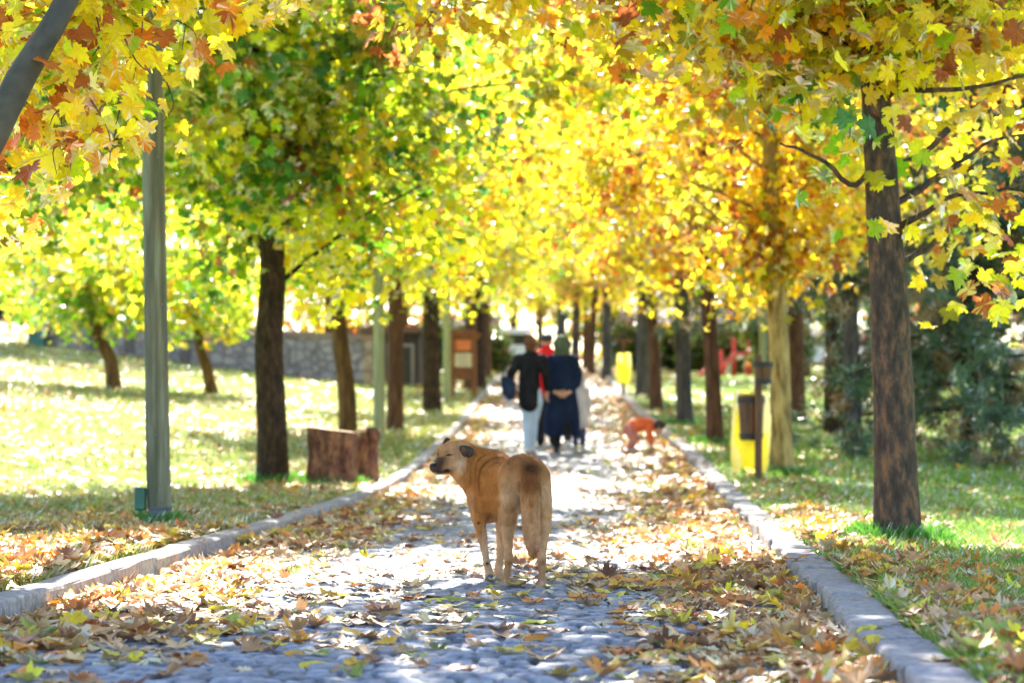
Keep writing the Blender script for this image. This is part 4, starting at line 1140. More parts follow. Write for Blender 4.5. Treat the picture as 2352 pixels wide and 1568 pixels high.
m_.prism([(x, z + .05) for x, z in prof], -.17, .17); m_.build('timber', wood_end, root)
MB().tube([(-.0, -.172, .0), (.0, .172, .0)], .086, 14).build('bark', wood_red, root).location.z = -.012

# ------------------------------------------------------------------ litter bins of wood on posts
bin_wood = noise_mat('bin_staves', (.035, .013, .004), (.15, .055, .012), 9, .5, .3, (3, 3, .3), dist=.004, spec=.5)
bin_band = plain('bin_black_band', (.02, .02, .022), .5)
bag_y = leaf_mat('yellow_bag_film', .85, .4, 1.15, .3)
def bucket(label, c, r1, r2, h, group='wooden litter bins on the right lawn', liner=True):
    root = thing('litter_bin', label, 'litter bin', c, 0, group); n = 20
    prof = [(r1 - .015, .02), (r1, 0), (r2, h), (r2 - .016, h), (r1 - .02, .03)]
    m_ = MB(); V = []; F = []
    for j in range(n):
        a = 2 * math.pi * j / n; k = 1 if j % 2 else .985
        for r_, z in prof[1:]: V.append((r_ * k * math.cos(a), r_ * k * math.sin(a), z))
    for j in range(n):
        j2 = (j + 1) % n
        for q in range(3): F.append((j * 4 + q, j2 * 4 + q, j2 * 4 + q + 1, j * 4 + q + 1))
    F.append(tuple(j * 4 for j in range(n))[::-1]); F.append(tuple(j * 4 + 3 for j in range(n)))
    m_.add(V, F); m_.build('staves', bin_wood, root)
    for z in (.10 * h, .88 * h):
        rr = r1 + (r2 - r1) * z / h; V = []; F = []
        for j in range(n):
            a = 2 * math.pi * j / n
            for r_, dz in ((rr + .007, -.028), (rr + .009, .028), (rr - .01, .028), (rr - .012, -.028)): V.append((r_ * math.cos(a), r_ * math.sin(a), z + dz))
        for j in range(n):
            j2 = (j + 1) % n
            for q in range(4): F.append((j * 4 + q, j2 * 4 + q, j2 * 4 + (q + 1) % 4, j * 4 + (q + 1) % 4))
        MB().add(V, F).build('band', bin_band, root)
    return root
def bag(label, c, r, h, droop):
    root = None
    n = 30; rows = 14; V = []; C = []
    for i in range(rows):
        f = i / (rows - 1); z = -f * h
        for j in range(n):
            a = 2 * math.pi * j / n
            w = r * (.96 + .25 * math.sin(f * math.pi * .8) - .12 * f) * (1 + .06 * math.sin(a * 5 + f * 6) + .04 * math.sin(a * 11 + f * 13))
            V.append((w * math.cos(a), w * math.sin(a), z + (.02 * math.sin(a * 4) if i == 0 else 0) + f * droop * math.sin(a * 3 + 1)))
            C.append((.88, .80, .14))
    F = [(i * n + j, i * n + (j + 1) % n, (i + 1) * n + (j + 1) % n, (i + 1) * n + j) for i in range(rows - 1) for j in range(n)]
    o = np_mesh('bin_bag', np.array(V), [np.array(F)], [bag_y], col=np.array(C), smooth=True); o.location = c
    return tag(o, label, 'bin bag')
b = ground_at(1742, 1103); sc_ = FPX / b.y
root = thing('bin_post', 'dark wooden post carrying the wooden litter bins on the right lawn', 'post', b)
hz = at(1742, 815, b.y).z - b.z
MB().box((0, 0, hz / 2 - .05), (.075, .075, hz + .1), bev=.01).build('upright', bin_wood, root)
MB().box((0, .06, .80), (.10, .06, .05), bev=.006).build('bracket', bin_band, root)
MB().box((.07, -.002, hz - .10), (.16, .05, .05), bev=.006).build('bracket', bin_band, root)
p = at(1729, 1011, b.y)
bucket('lower tapered wooden litter bin with black bands hanging behind its dark post', (p.x, b.y + .17, p.z), 25 / sc_, 31.5 / sc_, 104 / sc_)
p3 = at(1753, 881, b.y)
bucket('upper short wooden litter bin with a black rim in front of the pale trunk', (p3.x, b.y - .02, p3.z), 17 / sc_, 22 / sc_, 50 / sc_)
bag('large glowing yellow bag hanging open behind the lower wooden bin', (at(1732, 898, b.y).x, b.y + .36, at(1732, 898, b.y).z), 40 / sc_, 182 / sc_, .03)
b = ground_at(1432, 905)
root = thing('bin_post', 'brown post holding the far yellow bag beside the path', 'post', b)
MB().box((0, 0, .62), (.09, .09, 1.35), bev=.01).build('upright', bin_wood, root)
MB().box((0, 0, 1.30), (.42, .10, .09), bev=.01).build('crossbar', bin_wood, root)
bag('yellow bag hanging from a post far along the right side of the path', (b.x, b.y - .12, b.z + .98), .165, .72, .03)

# ------------------------------------------------------------------ notice board
brown = noise_mat('board_frame', (.17, .06, .025), (.30, .12, .05), 8, .6, .3, (2, 2, .3), dist=.005)
orange_p = plain('orange_panel', (.72, .20, .07), .6); cream_p = plain('cream_panel', (.72, .62, .42), .6); ink = plain('printed_lines', (.42, .33, .22), .7)
b = ground_at(1064, 912); k = FPX / b.y
root = thing('notice_board', 'brown wooden notice board with an orange panel above a cream panel left of the path', 'notice board', b)
W = 50 / k; Ht = (912 - 768) / k
for sx in (-1, 1): MB().box((sx * W / 2, 0, Ht / 2 - .1), (.11, .11, Ht + .2), bev=.01).build('leg', brown, root)
MB().box((0, 0, Ht - .05), (W + .28, .16, .10), bev=.01).prism([(-W / 2 - .2, Ht), (W / 2 + .2, Ht), (W / 2, Ht + .10), (-W / 2, Ht + .10)], -.14, .14).build('roof', brown, root)
MB().box((0, .03, Ht * .61), (W - .12, .03, Ht * .66), bev=.004).build('backboard', brown, root)
MB().box((0, -.012, Ht * .83), (W - .14, .03, Ht * .17), bev=.004).build('panel', orange_p, root)['label'] = 'orange panel'
cp = MB().box((0, -.012, Ht * .59), (W - .10, .03, Ht * .22), bev=.004).build('panel', cream_p, root); cp['label'] = 'cream panel with printed lines'
m_ = MB()
for i in range(5): m_.box((-.02 * (i % 2), -.030, Ht * .66 - i * Ht * .035), ((W - .25) * (1 - .2 * (i % 3 == 2)), .004, .018))
m_.build('printed_lines', ink, cp)

# ------------------------------------------------------------------ stone wall, kiosk, far houses, van, slides
def masonry(name, c1, c2, scale, mortar):
    m, n, l, b_ = new_mat(name)
    tc = n.new('ShaderNodeTexCoord'); vo = n.new('ShaderNodeTexVoronoi'); vo.inputs['Scale'].default_value = scale
    mp = n.new('ShaderNodeMapping'); mp.inputs['Scale'].default_value = (1, 1, 1.5)
    l.new(tc.outputs['Object'], mp.inputs[0]); l.new(mp.outputs[0], vo.inputs['Vector'])
    v2 = n.new('ShaderNodeTexVoronoi'); v2.feature = 'DISTANCE_TO_EDGE'; v2.inputs['Scale'].default_value = scale; l.new(mp.outputs[0], v2.inputs['Vector'])
    cr = n.new('ShaderNodeValToRGB'); cr.color_ramp.elements[0].color = (*c1, 1); cr.color_ramp.elements[1].color = (*c2, 1)
    sp = n.new('ShaderNodeSeparateColor'); l.new(vo.outputs['Color'], sp.inputs[0]); l.new(sp.outputs[0], cr.inputs[0])
    c2r = n.new('ShaderNodeValToRGB'); c2r.color_ramp.elements[0].position = .02; c2r.color_ramp.elements[1].position = .07
    l.new(v2.outputs['Distance'], c2r.inputs[0])
    mx = n.new('ShaderNodeMix'); mx.data_type = 'RGBA'; l.new(c2r.outputs[0], mx.inputs[0]); mx.inputs[6].default_value = (*mortar, 1); l.new(cr.outputs[0], mx.inputs[7])
    l.new(mx.outputs[2], b_.inputs['Base Color']); b_.inputs['Roughness'].default_value = .9
    bp = n.new('ShaderNodeBump'); bp.inputs['Distance'].default_value = .04; l.new(c2r.outputs[0], bp.inputs['Height']); l.new(bp.outputs[0], b_.inputs['Normal'])
    return m
stone = masonry('wall_stone', (.27, .22, .20), (.44, .36, .31), 3.0, (.22, .18, .16))
A = ground_at(118, 815); A = Vector((A.x, 66.0, 0)); Bw = Vector(((845 - CX) / FPX * 60, 60.0, 0))
A = Vector(((118 - CX) / FPX * 66, 66.0, 0))
root = thing('stone_wall', 'long purplish stone wall across the top of the left lawn', 'wall', (A.x, A.y, 0))
dirw = (Bw - A); Lw = dirw.length; dirw.normalize(); angw = math.atan2(dirw.y, dirw.x)
m_ = MB(); cap = MB(); nS = 24
def wtop(t): return at(120 + t * 730, 742 + t * 38, (A + (Bw - A) * t).y).z
for i in range(nS):
    t0, t1 = i / nS, (i + 1) / nS; p0, p1 = A + (Bw - A) * t0 - A, A + (Bw - A) * t1 - A
    nrm = Vector((-dirw.y, dirw.x, 0)) * .22
    g0, g1 = float(H((A + p0).x, (A + p0).y)) - .3, float(H((A + p1).x, (A + p1).y)) - .3
    z0, z1 = wtop(t0), wtop(t1)
    for mm, a0, a1, b0, b1, nn in ((m_, g0, g1, z0, z1, nrm), (cap, z0 + .003, z1 + .003, z0 + .13, z1 + .13, nrm * 1.35)):
        V = [p0 - nn + Vector((0, 0, a0)), p1 - nn + Vector((0, 0, a1)), p1 + nn + Vector((0, 0, a1)), p0 + nn + Vector((0, 0, a0)),
             p0 - nn + Vector((0, 0, b0)), p1 - nn + Vector((0, 0, b1)), p1 + nn + Vector((0, 0, b1)), p0 + nn + Vector((0, 0, b0))]
        F = [(4, 5, 6, 7), (0, 1, 5, 4), (2, 3, 7, 6)]
        if i == 0: F.append((3, 0, 4, 7))
        if i == nS - 1: F.append((1, 2, 6, 5))
        mm.add(V, F)
m_.build('masonry', stone, root)
cap.build('coping', plain('coping_stone', (.30, .20, .15), .85), root)
for x in (232, 318, 450, 640):
    t = (x - 120) / 730; p = (Bw - A) * t; gz = float(H((A + p).x, (A + p).y))
    MB().box((p.x, p.y - .30, (gz + wtop(t)) / 2), (.30, .16, wtop(t) - gz + .1), bev=.02).build('buttress', plain('pier', (.16, .13, .12), .9), root)
root = thing('gate_pillar', 'white pillar with a dark green foot at the left end of the stone wall', 'pillar', (A.x - .25, A.y - .6, float(H(A.x - .3, A.y))))
MB().box((0, 0, 1.15), (.34, .34, 1.7), bev=.02).build('shaft', plain('whitewash', (.55, .56, .58), .8), root)
MB().box((0, 0, .15), (.42, .42, .5), bev=.02).build('foot', gbox, root)
MB().box((0, 0, 2.05), (.44, .44, .09), bev=.02).build('cap', plain('cap_stone', (.5, .5, .5), .8), root)

def house(label, x0, x1, ytop, Y, zb, depth, wall, roofc, wins, cat='building', name='house', rz=0.0, rooftype='gable', over=.35, wincol=(.02, .02, .025)):
    X0, X1 = (x0 - CX) / FPX * Y, (x1 - CX) / FPX * Y; zt = at(0, ytop, Y).z; W = X1 - X0; h = zt - zb
    root = thing(name, label, cat, ((X0 + X1) / 2, Y, zb), rz)
    MB().box((0, depth / 2, h / 2 - .4), (W, depth, h + .8)).build('wall', wall, root)
    rh = min(2.6, W * .28)
    if rooftype == 'gable':
        m_ = MB(); V = [(-W / 2 - over, -over, h - .05), (W / 2 + over, -over, h - .05), (W / 2 + over, depth + over, h - .05), (-W / 2 - over, depth + over, h - .05), (-W / 2 - over, depth / 2, h + rh), (W / 2 + over, depth / 2, h + rh)]
        V += [(x, y, z - .18) for x, y, z in V]
        F = [(0, 1, 5, 4), (2, 3, 4, 5), (6, 10, 11, 7), (8, 11, 10, 9), (0, 6, 7, 1), (2, 8, 9, 3), (0, 4, 10, 6), (4, 3, 9, 10), (1, 7, 11, 5), (5, 11, 8, 2)]
        m_.add(V, F).build('roof', roofc, root)
    else:
        MB().box((0, depth / 2, h + .08), (W + over * 2, depth + over * 2, .16)).build('roof', roofc, root)
    gl = plain('window_glass', wincol, .25); fr_ = plain('window_frame', (.35, .30, .26), .6)
    for (fx, fz, ww, wh, kind) in wins:
        cx_, cz = -W / 2 + fx * W, fz * h
        w = MB().box((cx_, -.02, cz), (ww + .16, .06, wh + .16), bev=.01).build('door' if kind == 'd' else 'window', fr_, root)
        MB().box((cx_, -.062, cz), (ww, .03, wh)).build('pane', gl, w)
        MB().box((cx_, -.09, cz), (.05, .02, wh)).build('mullion', fr_, w)
    return root
dark_w = noise_mat('dark_timber', (.035, .028, .03), (.10, .075, .07), 5, .8, .3, (3, 3, .4))
house('dark wooden kiosk between the stone wall and the reddish trunk', 812, 962, 765, 63.5, float(H(-3.5, 62)) - .1, 3.2, dark_w, plain('kiosk_roof', (.16, .09, .06), .8), [(.25, .45, .5, .7, 'w'), (.72, .4, .55, 1.0, 'd')], 'kiosk', 'kiosk', rooftype='flat')
stucco_o = noise_mat('orange_render', (.55, .28, .14), (.68, .38, .20), 3, .9, .2); stucco_g = noise_mat('grey_render', (.30, .28, .33), (.42, .39, .44), 3, .9, .2)
tile = noise_mat('roof_tile', (.07, .03, .022), (.14, .06, .04), 8, .8, .5, (1, 1, 4))
house('orange rendered house at the end of the path right of the people', 1395, 1552, 735, 150, float(H(6, 150)), 8, stucco_o, tile, [(.2, .3, 1.0, 1.3, 'w'), (.55, .3, 1.0, 1.3, 'w'), (.85, .25, 1.0, 2.0, 'd'), (.2, .75, 1.0, 1.1, 'w'), (.55, .75, 1.0, 1.1, 'w')])
house('grey lilac house with dark windows behind the right row of trunks', 1515, 1725, 742, 138, float(H(11, 138)), 8, stucco_g, tile, [(.12, .62, 1.1, 1.4, 'w'), (.30, .62, 1.1, 1.4, 'w'), (.5, .62, 1.1, 1.4, 'w'), (.72, .62, 1.0, 1.4, 'w'), (.3, .22, 1.2, 1.5, 'd'), (.6, .25, 1.6, 1.1, 'w')])
house('reddish brown low building beyond the pines at the right', 1870, 2160, 832, 118, float(H(18, 118)), 9, noise_mat('brick_render', (.26, .11, .08), (.38, .18, .13), 4, .9, .2), tile, [(.15, .5, 1.5, 1.2, 'w'), (.4, .45, 1.1, 1.9, 'd'), (.6, .5, 1.5, 1.2, 'w'), (.85, .5, 1.5, 1.2, 'w')])
house('pinkish house far off left of the notice board', 1040, 1135, 745, 140, float(H(-2, 140)), 8, noise_mat('pink_render', (.42, .28, .22), (.52, .36, .28), 3, .9, .2), tile, [(.25, .6, .9, 1.2, 'w'), (.7, .6, .9, 1.2, 'w')])
house('long grey blue building beyond the left end of the wall', -60, 100, 730, 105, float(H(-22, 105)), 8, noise_mat('blue_render', (.33, .36, .45), (.46, .49, .58), 3, .9, .2), tile, [(.2, .5, 1.2, 1.4, 'w'), (.5, .5, 1.2, 1.4, 'w'), (.8, .5, 1.2, 1.4, 'w')])

def vehicle(label, name, cat, loc, rz, paint, L, Wd, Hh, kind, group=None):
    root = thing(name, label, cat, loc, rz, group)
    if kind == 'van': prof = [(-L / 2, .35), (-L / 2, Hh * .93), (-L / 2 + .12, Hh), (L / 2 - .9, Hh), (L / 2 - .35, Hh * .62), (L / 2, Hh * .52), (L / 2, .35)]
    else: prof = [(-L / 2, .38), (-L / 2, Hh * .62), (-L / 2 + .55, Hh * .66), (-L / 2 + 1.0, Hh * .97), (L / 2 - 1.9, Hh), (L / 2 - 1.15, Hh * .66), (L / 2 - .1, Hh * .58), (L / 2, .38)]
    body = MB(); n = len(prof); secs = [(-1, 0.90, .93), (-.92, 1, 1), (.92, 1, 1), (1, .90, .93)]
    V = []
    for (f, k, kz) in secs:
        for (x, z) in prof: V.append((x * (1 if abs(f) < .95 else .985), f * Wd / 2 * (1 if z < Hh * .6 else .86), z if abs(f) < .95 else .35 + (z - .35) * kz))
    F = [tuple(range(n))[::-1], tuple(3 * n + i for i in range(n))]
    for s_ in range(3):
        for i in range(n): F.append((s_ * n + i, s_ * n + (i + 1) % n, (s_ + 1) * n + (i + 1) % n, (s_ + 1) * n + i))
    body.add(V, F).build('body', paint, root)
    gl = plain('car_glass', (.015, .02, .025), .15); ty = plain('tyre', (.02, .02, .02), .8); rim = plain('rim', (.45, .45, .47), .35, .6)
    if kind == 'van':
        MB().box((-L / 2 - .012, 0, Hh * .72), (.03, Wd * .66, Hh * .26), bev=.01).build('rear_window', gl, root)
        for s_ in (-1, 1): MB().box((.3, s_ * Wd / 2 * .93, Hh * .72), (L * .55, .05, Hh * .24), bev=.01).build('window', gl, root)
    else:
        for s_ in (-1, 1): MB().prism([(-L / 2 + .85, Hh * .67), (-L / 2 + 1.12, Hh * .92), (L / 2 - 1.95, Hh * .94), (L / 2 - 1.35, Hh * .67)], s_ * Wd / 2 * .91 - .02, s_ * Wd / 2 * .91 + .02).build('window', gl, root)
    for sx in (-1, 1):
        for s_ in (-1, 1):
            w = MB().tube([(sx * L * .31, s_ * (Wd / 2 - .20), .32), (sx * L * .31, s_ * (Wd / 2 + .005), .32)], .32, 18).build('wheel', ty, root)
            MB().tube([(sx * L * .31, s_ * (Wd / 2 - .02), .32), (sx * L * .31, s_ * (Wd / 2 + .015), .32)], .19, 12).build('rim', rim, w)
    for s_ in (-1, 1): MB().box((-L / 2 - .01, s_ * Wd * .40, Hh * .45), (.04, .14, .3), bev=.01).build('tail_light', plain('lamp_red', (.5, .02, .02), .3), root)
    return root
white = plain('white_paint', (.78, .78, .80), .3); redp = plain('red_paint', (.58, .05, .04), .35)
X = (1183 - CX) / FPX * 122; vehicle('white van seen from behind at the far end of the path', 'parked_van', 'van', (X, 122, float(H(X, 122)) - .1), R(90), white, 4.6, 1.9, 2.0, 'van')
CG = 'cars parked beyond the right lawn'
for (x, Y, p, rz, lab) in ((1905, 88, white, R(8), 'white car parked beyond the right lawn left of the black pine trunk'), (2000, 90, redp, R(-5), 'red car parked beyond the lawn behind the large brown trunk'),
                           (2120, 89, white, R(4), 'white car parked right of the red one beyond the lawn'), (2240, 92, plain('silver_paint', (.45, .42, .44), .3, .3), R(-3), 'silver car half hidden by the pine at the right edge')):
    X = (x - CX) / FPX * Y; vehicle(lab, 'parked_car', 'car', (X, Y, float(H(X, Y)) - .02), rz, p, 4.2, 1.75, 1.42, 'car', CG)
def slide(label, x0, y0, x1, y1, Y):
    a, c = at(x0, y0, Y), at(x1, y1, Y); root = thing('playground_slide', label, 'slide', (c.x, Y, float(H(c.x, Y))), 0, 'red playground slides'); gz = root.location.z
    ax, az = a.x - c.x, a.z - gz; cz = c.z - gz
    V = []; F = []
    for (x, z) in ((ax - .25, az - .02), (ax, az), (ax * .5, (az + cz) / 2 - .04), (0, cz), (.30, cz + .02)):
        for (y, dz) in ((-.34, .16), (-.30, 0), (.30, 0), (.34, .16)): V.append((x, y, z + dz))
    for i in range(4):
        for j in range(3): F.append((i * 4 + j, i * 4 + j + 1, (i + 1) * 4 + j + 1, (i + 1) * 4 + j))
    o = MB().add(V, F).build('chute', plain('slide_white', (.85, .82, .80), .25), root)
    sm = o.modifiers.new('solid', 'SOLIDIFY'); sm.thickness = .03
    for sy in (-.36, .36):
        MB().tube([(ax - .25, sy, az + .14), (ax, sy, az + .16), (0, sy, cz + .16), (.3, sy, cz + .2)], .05, 8).build('rail', redp, root)
        for xx in (.02, .55): MB().tube([(xx, sy, -.1), (xx * .8, sy, cz + .75)], .04, 8).build('leg', redp, root)
    MB().box((.42, 0, cz * .55), (.06, .70, max(.3, cz * .9)), bev=.01).build('panel', redp, root)
    for k_ in range(4): MB().tube([(.56, -.36, .2 + k_ * cz * .22), (.56, .36, .2 + k_ * cz * .22)], .025, 6).build('rung', redp, root)
slide('low red playground slide with a sunlit white chute left of the slim reddish trunk', 1588, 893, 1622, 858, 76)
slide('higher red playground slide with a white chute right of the slim reddish trunk', 1650, 872, 1684, 826, 79)

# ------------------------------------------------------------------ people
def skin_mat(): return noise_mat('skin', (.50, .27, .18), (.60, .34, .23), 20, .6, .05)
SK = skin_mat()
def mirror(pts): return [(-p[0],) + tuple(p[1:]) for p in pts]
def head_prims(c, yaw=0.0, s=1.0, pitch=0.0):
    """skull, jaw, nose, ears, lips and brow, turned by yaw round z"""
    cy, sy = math.cos(yaw), math.sin(yaw)
    def t(x, y, z):
        y, z = y * math.cos(pitch) - z * math.sin(pitch), y * math.sin(pitch) + z * math.cos(pitch)
        return (c[0] + s * (x * cy - y * sy), c[1] + s * (x * sy + y * cy), c[2] + s * z)
    return t, [('e', t(0, -.01, .02), (.078 * s, .078 * s, .098 * s), .02), ('e', t(0, .03, -.03), (.058 * s, .058 * s, .08 * s), .02),
               ('c', [t(0, .085, .012) + (.010 * s,), t(0, .104, -.015) + (.014 * s,)], .012),
               ('c', [t(-.022, .088, -.055) + (.007 * s,), t(.022, .088, -.055) + (.007 * s,)], .008),
               ('c', [t(-.045, .078, .030) + (.010 * s,), t(.045, .078, .030) + (.010 * s,)], .012),
               ('e', t(-.078, 0, -.005), (.012 * s, .02 * s, .03 * s), .008), ('e', t(.078, 0, -.005), (.012 * s, .02 * s, .03 * s), .008)]
def hand_prims(w, f, side, s=1.0, curl=.5, up=(0, 0, 1)):
    """palm and five separate fingers; w wrist, f direction of the fingers, side direction of the thumb"""
    w = Vector(w); f = Vector(f).normalized(); sd_ = Vector(side); sd_ = (sd_ - f * sd_.dot(f)).normalized(); n = f.cross(sd_)
    P = [('c', [tuple(w) + (.022 * s,), tuple(w + f * .045 * s) + (.028 * s,), tuple(w + f * .08 * s) + (.027 * s,)], .012)]
    for i, L in enumerate((.070, .078, .072, .056)):
        b0 = w + f * .082 * s + sd_ * (.027 - .018 * i) * s
        m0 = b0 + (f * (1 - .35 * curl) + n * curl * .6).normalized() * L * .5 * s; e = m0 + (f * (1 - curl) + n * curl * 1.3).normalized() * L * .5 * s
        P.append(('c', [tuple(b0) + (.0095 * s,), tuple(m0) + (.0088 * s,), tuple(e) + (.007 * s,)], .004))
    b0 = w + f * .03 * s + sd_ * .026 * s; e = b0 + (f * .6 + sd_ * .75).normalized() * .032 * s
    P.append(('c', [tuple(b0) + (.012 * s,), tuple(e) + (.010 * s,), tuple(e + (f * .9 + n * .3) * .026 * s) + (.008 * s,)], .005))
    return P
def eyes(t, s, root):
    m_ = MB()
    dk = plain('eye_dark', (.03, .02, .015), .3)
    for sx in (-1, 1):
        m2 = MB(); m2.ball(t(sx * .030, .083, .012), (.012 * s, .008 * s, .006 * s), 0, 6); m2.build('eye', dk, root)
def cloth(name, c1, c2, sc_=9): return noise_mat(name, c1, c2, sc_, .85, .5, (1, 1, .5), dist=.02, spec=.15)
def shoe(name, ankle, toe, s, mat, root, dz=0.0):
    a, b_ = Vector(ankle), Vector(toe)
    blob(name, [('c', [(a.x, a.y, a.z, .040 * s), tuple(a.lerp(b_, .5) + Vector((0, 0, -.010))) + (.043 * s,), tuple(b_) + (.036 * s,)], .015)], .013, mat, root)

def woman_black():
    p = at(1219, 1043, 33.2); z = float(zp(33.2)); root = thing('person', 'woman with a reddish hair bun in a black jacket and pale blue jeans walking away', 'person', (p.x, 33.2, z + .015), R(-4), 'people walking away along the path')
    jk = cloth('black_jacket', (.006, .006, .008), (.020, .020, .024)); jn = cloth('pale_jeans', (.36, .46, .60), (.50, .60, .74), 5); hair = noise_mat('auburn_hair', (.07, .02, .01), (.22, .09, .04), 18, .6, .6, (2, 2, .4))
    t, hp = head_prims((.01, .02, 1.50), R(-42)); hp += [('c', [(.0, .0, 1.30, .055), (.01, .015, 1.42, .050)], .02)]
    hp += hand_prims((-.24, .10, .90), (.3, .6, -.5), (1, 0, .2)) + [('c', [(-.25, .06, .95, .030), (-.24, .10, .90, .024)], .01)] + hand_prims((.215, .14, .84), (-.1, .3, -1), (-.6, .6, 0)) + [('c', [(.215, .12, .90, .030), (.215, .14, .84, .023)], .01)]
    blob('body', hp + [('c', [(0, 0, .90, .10), (0, 0, 1.2, .11), (0, 0, 1.32, .07)], .03)], .010, SK, root); eyes(t, 1, root)
    blob('hair', [('e', t(0, -.028, .035), (.092, .085, .098), .02), ('e', t(0, -.075, .110), (.052, .050, .048), .02), ('c', [t(-.07, .0, .0) + (.028,), t(-.055, -.04, -.07) + (.025,), t(.055, -.04, -.07) + (.025,), t(.07, .0, .0) + (.028,)], .02)], .011, hair, root)
    blob('jacket', [('c', [(0, 0, 1.33, .085), (-.01, 0, 1.25, .13), (-.02, 0, 1.05, .145), (-.02, -.005, .82, .155), (-.02, -.01, .72, .15)], .04), ('c', [(-.16, 0, 1.30, .075), (.15, 0, 1.30, .075)], .04),
                    ('c', [(-.17, 0, 1.29, .070), (-.265, -.04, 1.10, .062), (-.29, .03, .99, .055), (-.25, .06, .95, .048)], .03), ('c', [(.16, 0, 1.29, .070), (.205, -.04, 1.10, .062), (.215, .05, .96, .052), (.215, .12, .90, .046)], .03),
                    ('e', (.0, -.02, 1.37), (.085, .075, .05), .03)], .013, jk, root)
    blob('jeans', [('c', [(-.01, 0, .84, .13), (-.06, .01, .74, .10), (-.045, .05, .44, .072), (-.045, -.03, .12, .048)], .03), ('c', [(.03, 0, .84, .12), (.075, .0, .72, .098), (.03, .10, .44, .070), (.02, .12, .12, .048)], .03)], .013, jn, root)
    wh = plain('white_trainers', (.62, .60, .60), .5)
    shoe('shoe', (-.045, -.045, .055), (-.05, .11, .040), 1, wh, root); shoe('shoe', (.02, .11, .055), (.03, .27, .040), 1, wh, root)
    bg_ = thing('shoulder_bag', 'dark navy bag held under the left arm of the woman in black', 'bag', (p.x - .335, 33.17, z + .83), .1)
    nv = cloth('navy_bag', (.010, .018, .045), (.03, .05, .11), 12)
    blob('pouch', [('c', [(-.02, 0, .20, .06), (.02, 0, .05, .085), (.05, 0, -.02, .06)], .03), ('c', [(.05, 0, .20, .05), (.06, 0, .02, .07)], .03)], .011, nv, bg_)
    MB().tube(spline([(-.06, 0, .22), (-.02, -.02, .34), (.06, 0, .44), (.10, .03, .46)], 12), .010, 6).build('strap', nv, bg_)
def woman_navy():
    p = at(1291, 1035, 33.6); z = float(zp(33.6)); root = thing('person', 'woman in a long navy coat and olive headscarf with hands clasped behind her back', 'person', (p.x, 33.6, z + .015), 0, 'people walking away along the path')
    ct = cloth('navy_coat', (.006, .012, .034), (.014, .027, .070), 7); sf = cloth('olive_scarf', (.055, .080, .045), (.13, .165, .10), 12)
    t, hp = head_prims((0, .03, 1.47), R(8))
    hd = []
    for sx in (-1, 1):
        hd += [('c', [(sx * .13, -.17, .86, .030), (sx * .085, -.20, .825, .025)], .01)]
        hd += hand_prims((sx * .085, -.20, .825), (-sx, -.05 - .02 * sx, -.30), (0, -.1, 1), 1.0, .35)
    blob('body', hp + hd + [('c', [(0, 0, 1.2, .12), (0, .01, 1.35, .06)], .03)], .0085, SK, root); eyes(t, 1, root)
    blob('headscarf', [('e', (0, .0, 1.50), (.125, .115, .135), .02), ('e', (0, -.035, 1.40), (.10, .08, .085), .04), ('c', [(-.06, -.02, 1.36, .055), (.06, -.02, 1.36, .055)], .03), ('e', t(0, .11, -.01), (.062, .06, .082), -1)], .011, sf, root)
    fl = []
    for sx in (-1, -.33, .33, 1): fl.append(('c', [(sx * .05, -.02, 1.0, .12), (sx * .14, -.03, .55, .105), (sx * .165, -.03, .30, .09)], .05))
    blob('coat', [('c', [(0, 0, 1.33, .09), (0, 0, 1.22, .145), (0, -.01, 1.05, .155), (0, -.01, .85, .165)], .05), ('c', [(-.145, 0, 1.265, .070), (0, 0, 1.32, .085), (.145, 0, 1.265, .070)], .06)] + fl +
         [q for sx in (-1, 1) for q in [('c', [(sx * .16, 0, 1.27, .078), (sx * .222, -.03, 1.08, .068), (sx * .205, -.10, .96, .060), (sx * .13, -.165, .87, .046)], .05)]] +
         [('e', (0, -.01, .14), (.5, .5, .082), -1)], .013, ct, root)
    tr_ = cloth('black_trousers', (.008, .008, .010), (.02, .02, .024))
    blob('trousers', [('c', [(-.07, 0, .6, .08), (-.075, -.02, .10, .055)], .02), ('c', [(.07, 0, .6, .08), (.08, -.10, .34, .062), (.075, -.28, .16, .05)], .02)], .013, tr_, root)
    wh = plain('white_shoes', (.66, .63, .64), .5)
    shoe('shoe', (-.075, -.03, .055), (-.08, .13, .040), 1, plain('dark_shoes', (.03, .03, .035), .5), root); shoe('shoe', (.075, -.30, .14), (.10, -.17, .04), 1.05, wh, root)
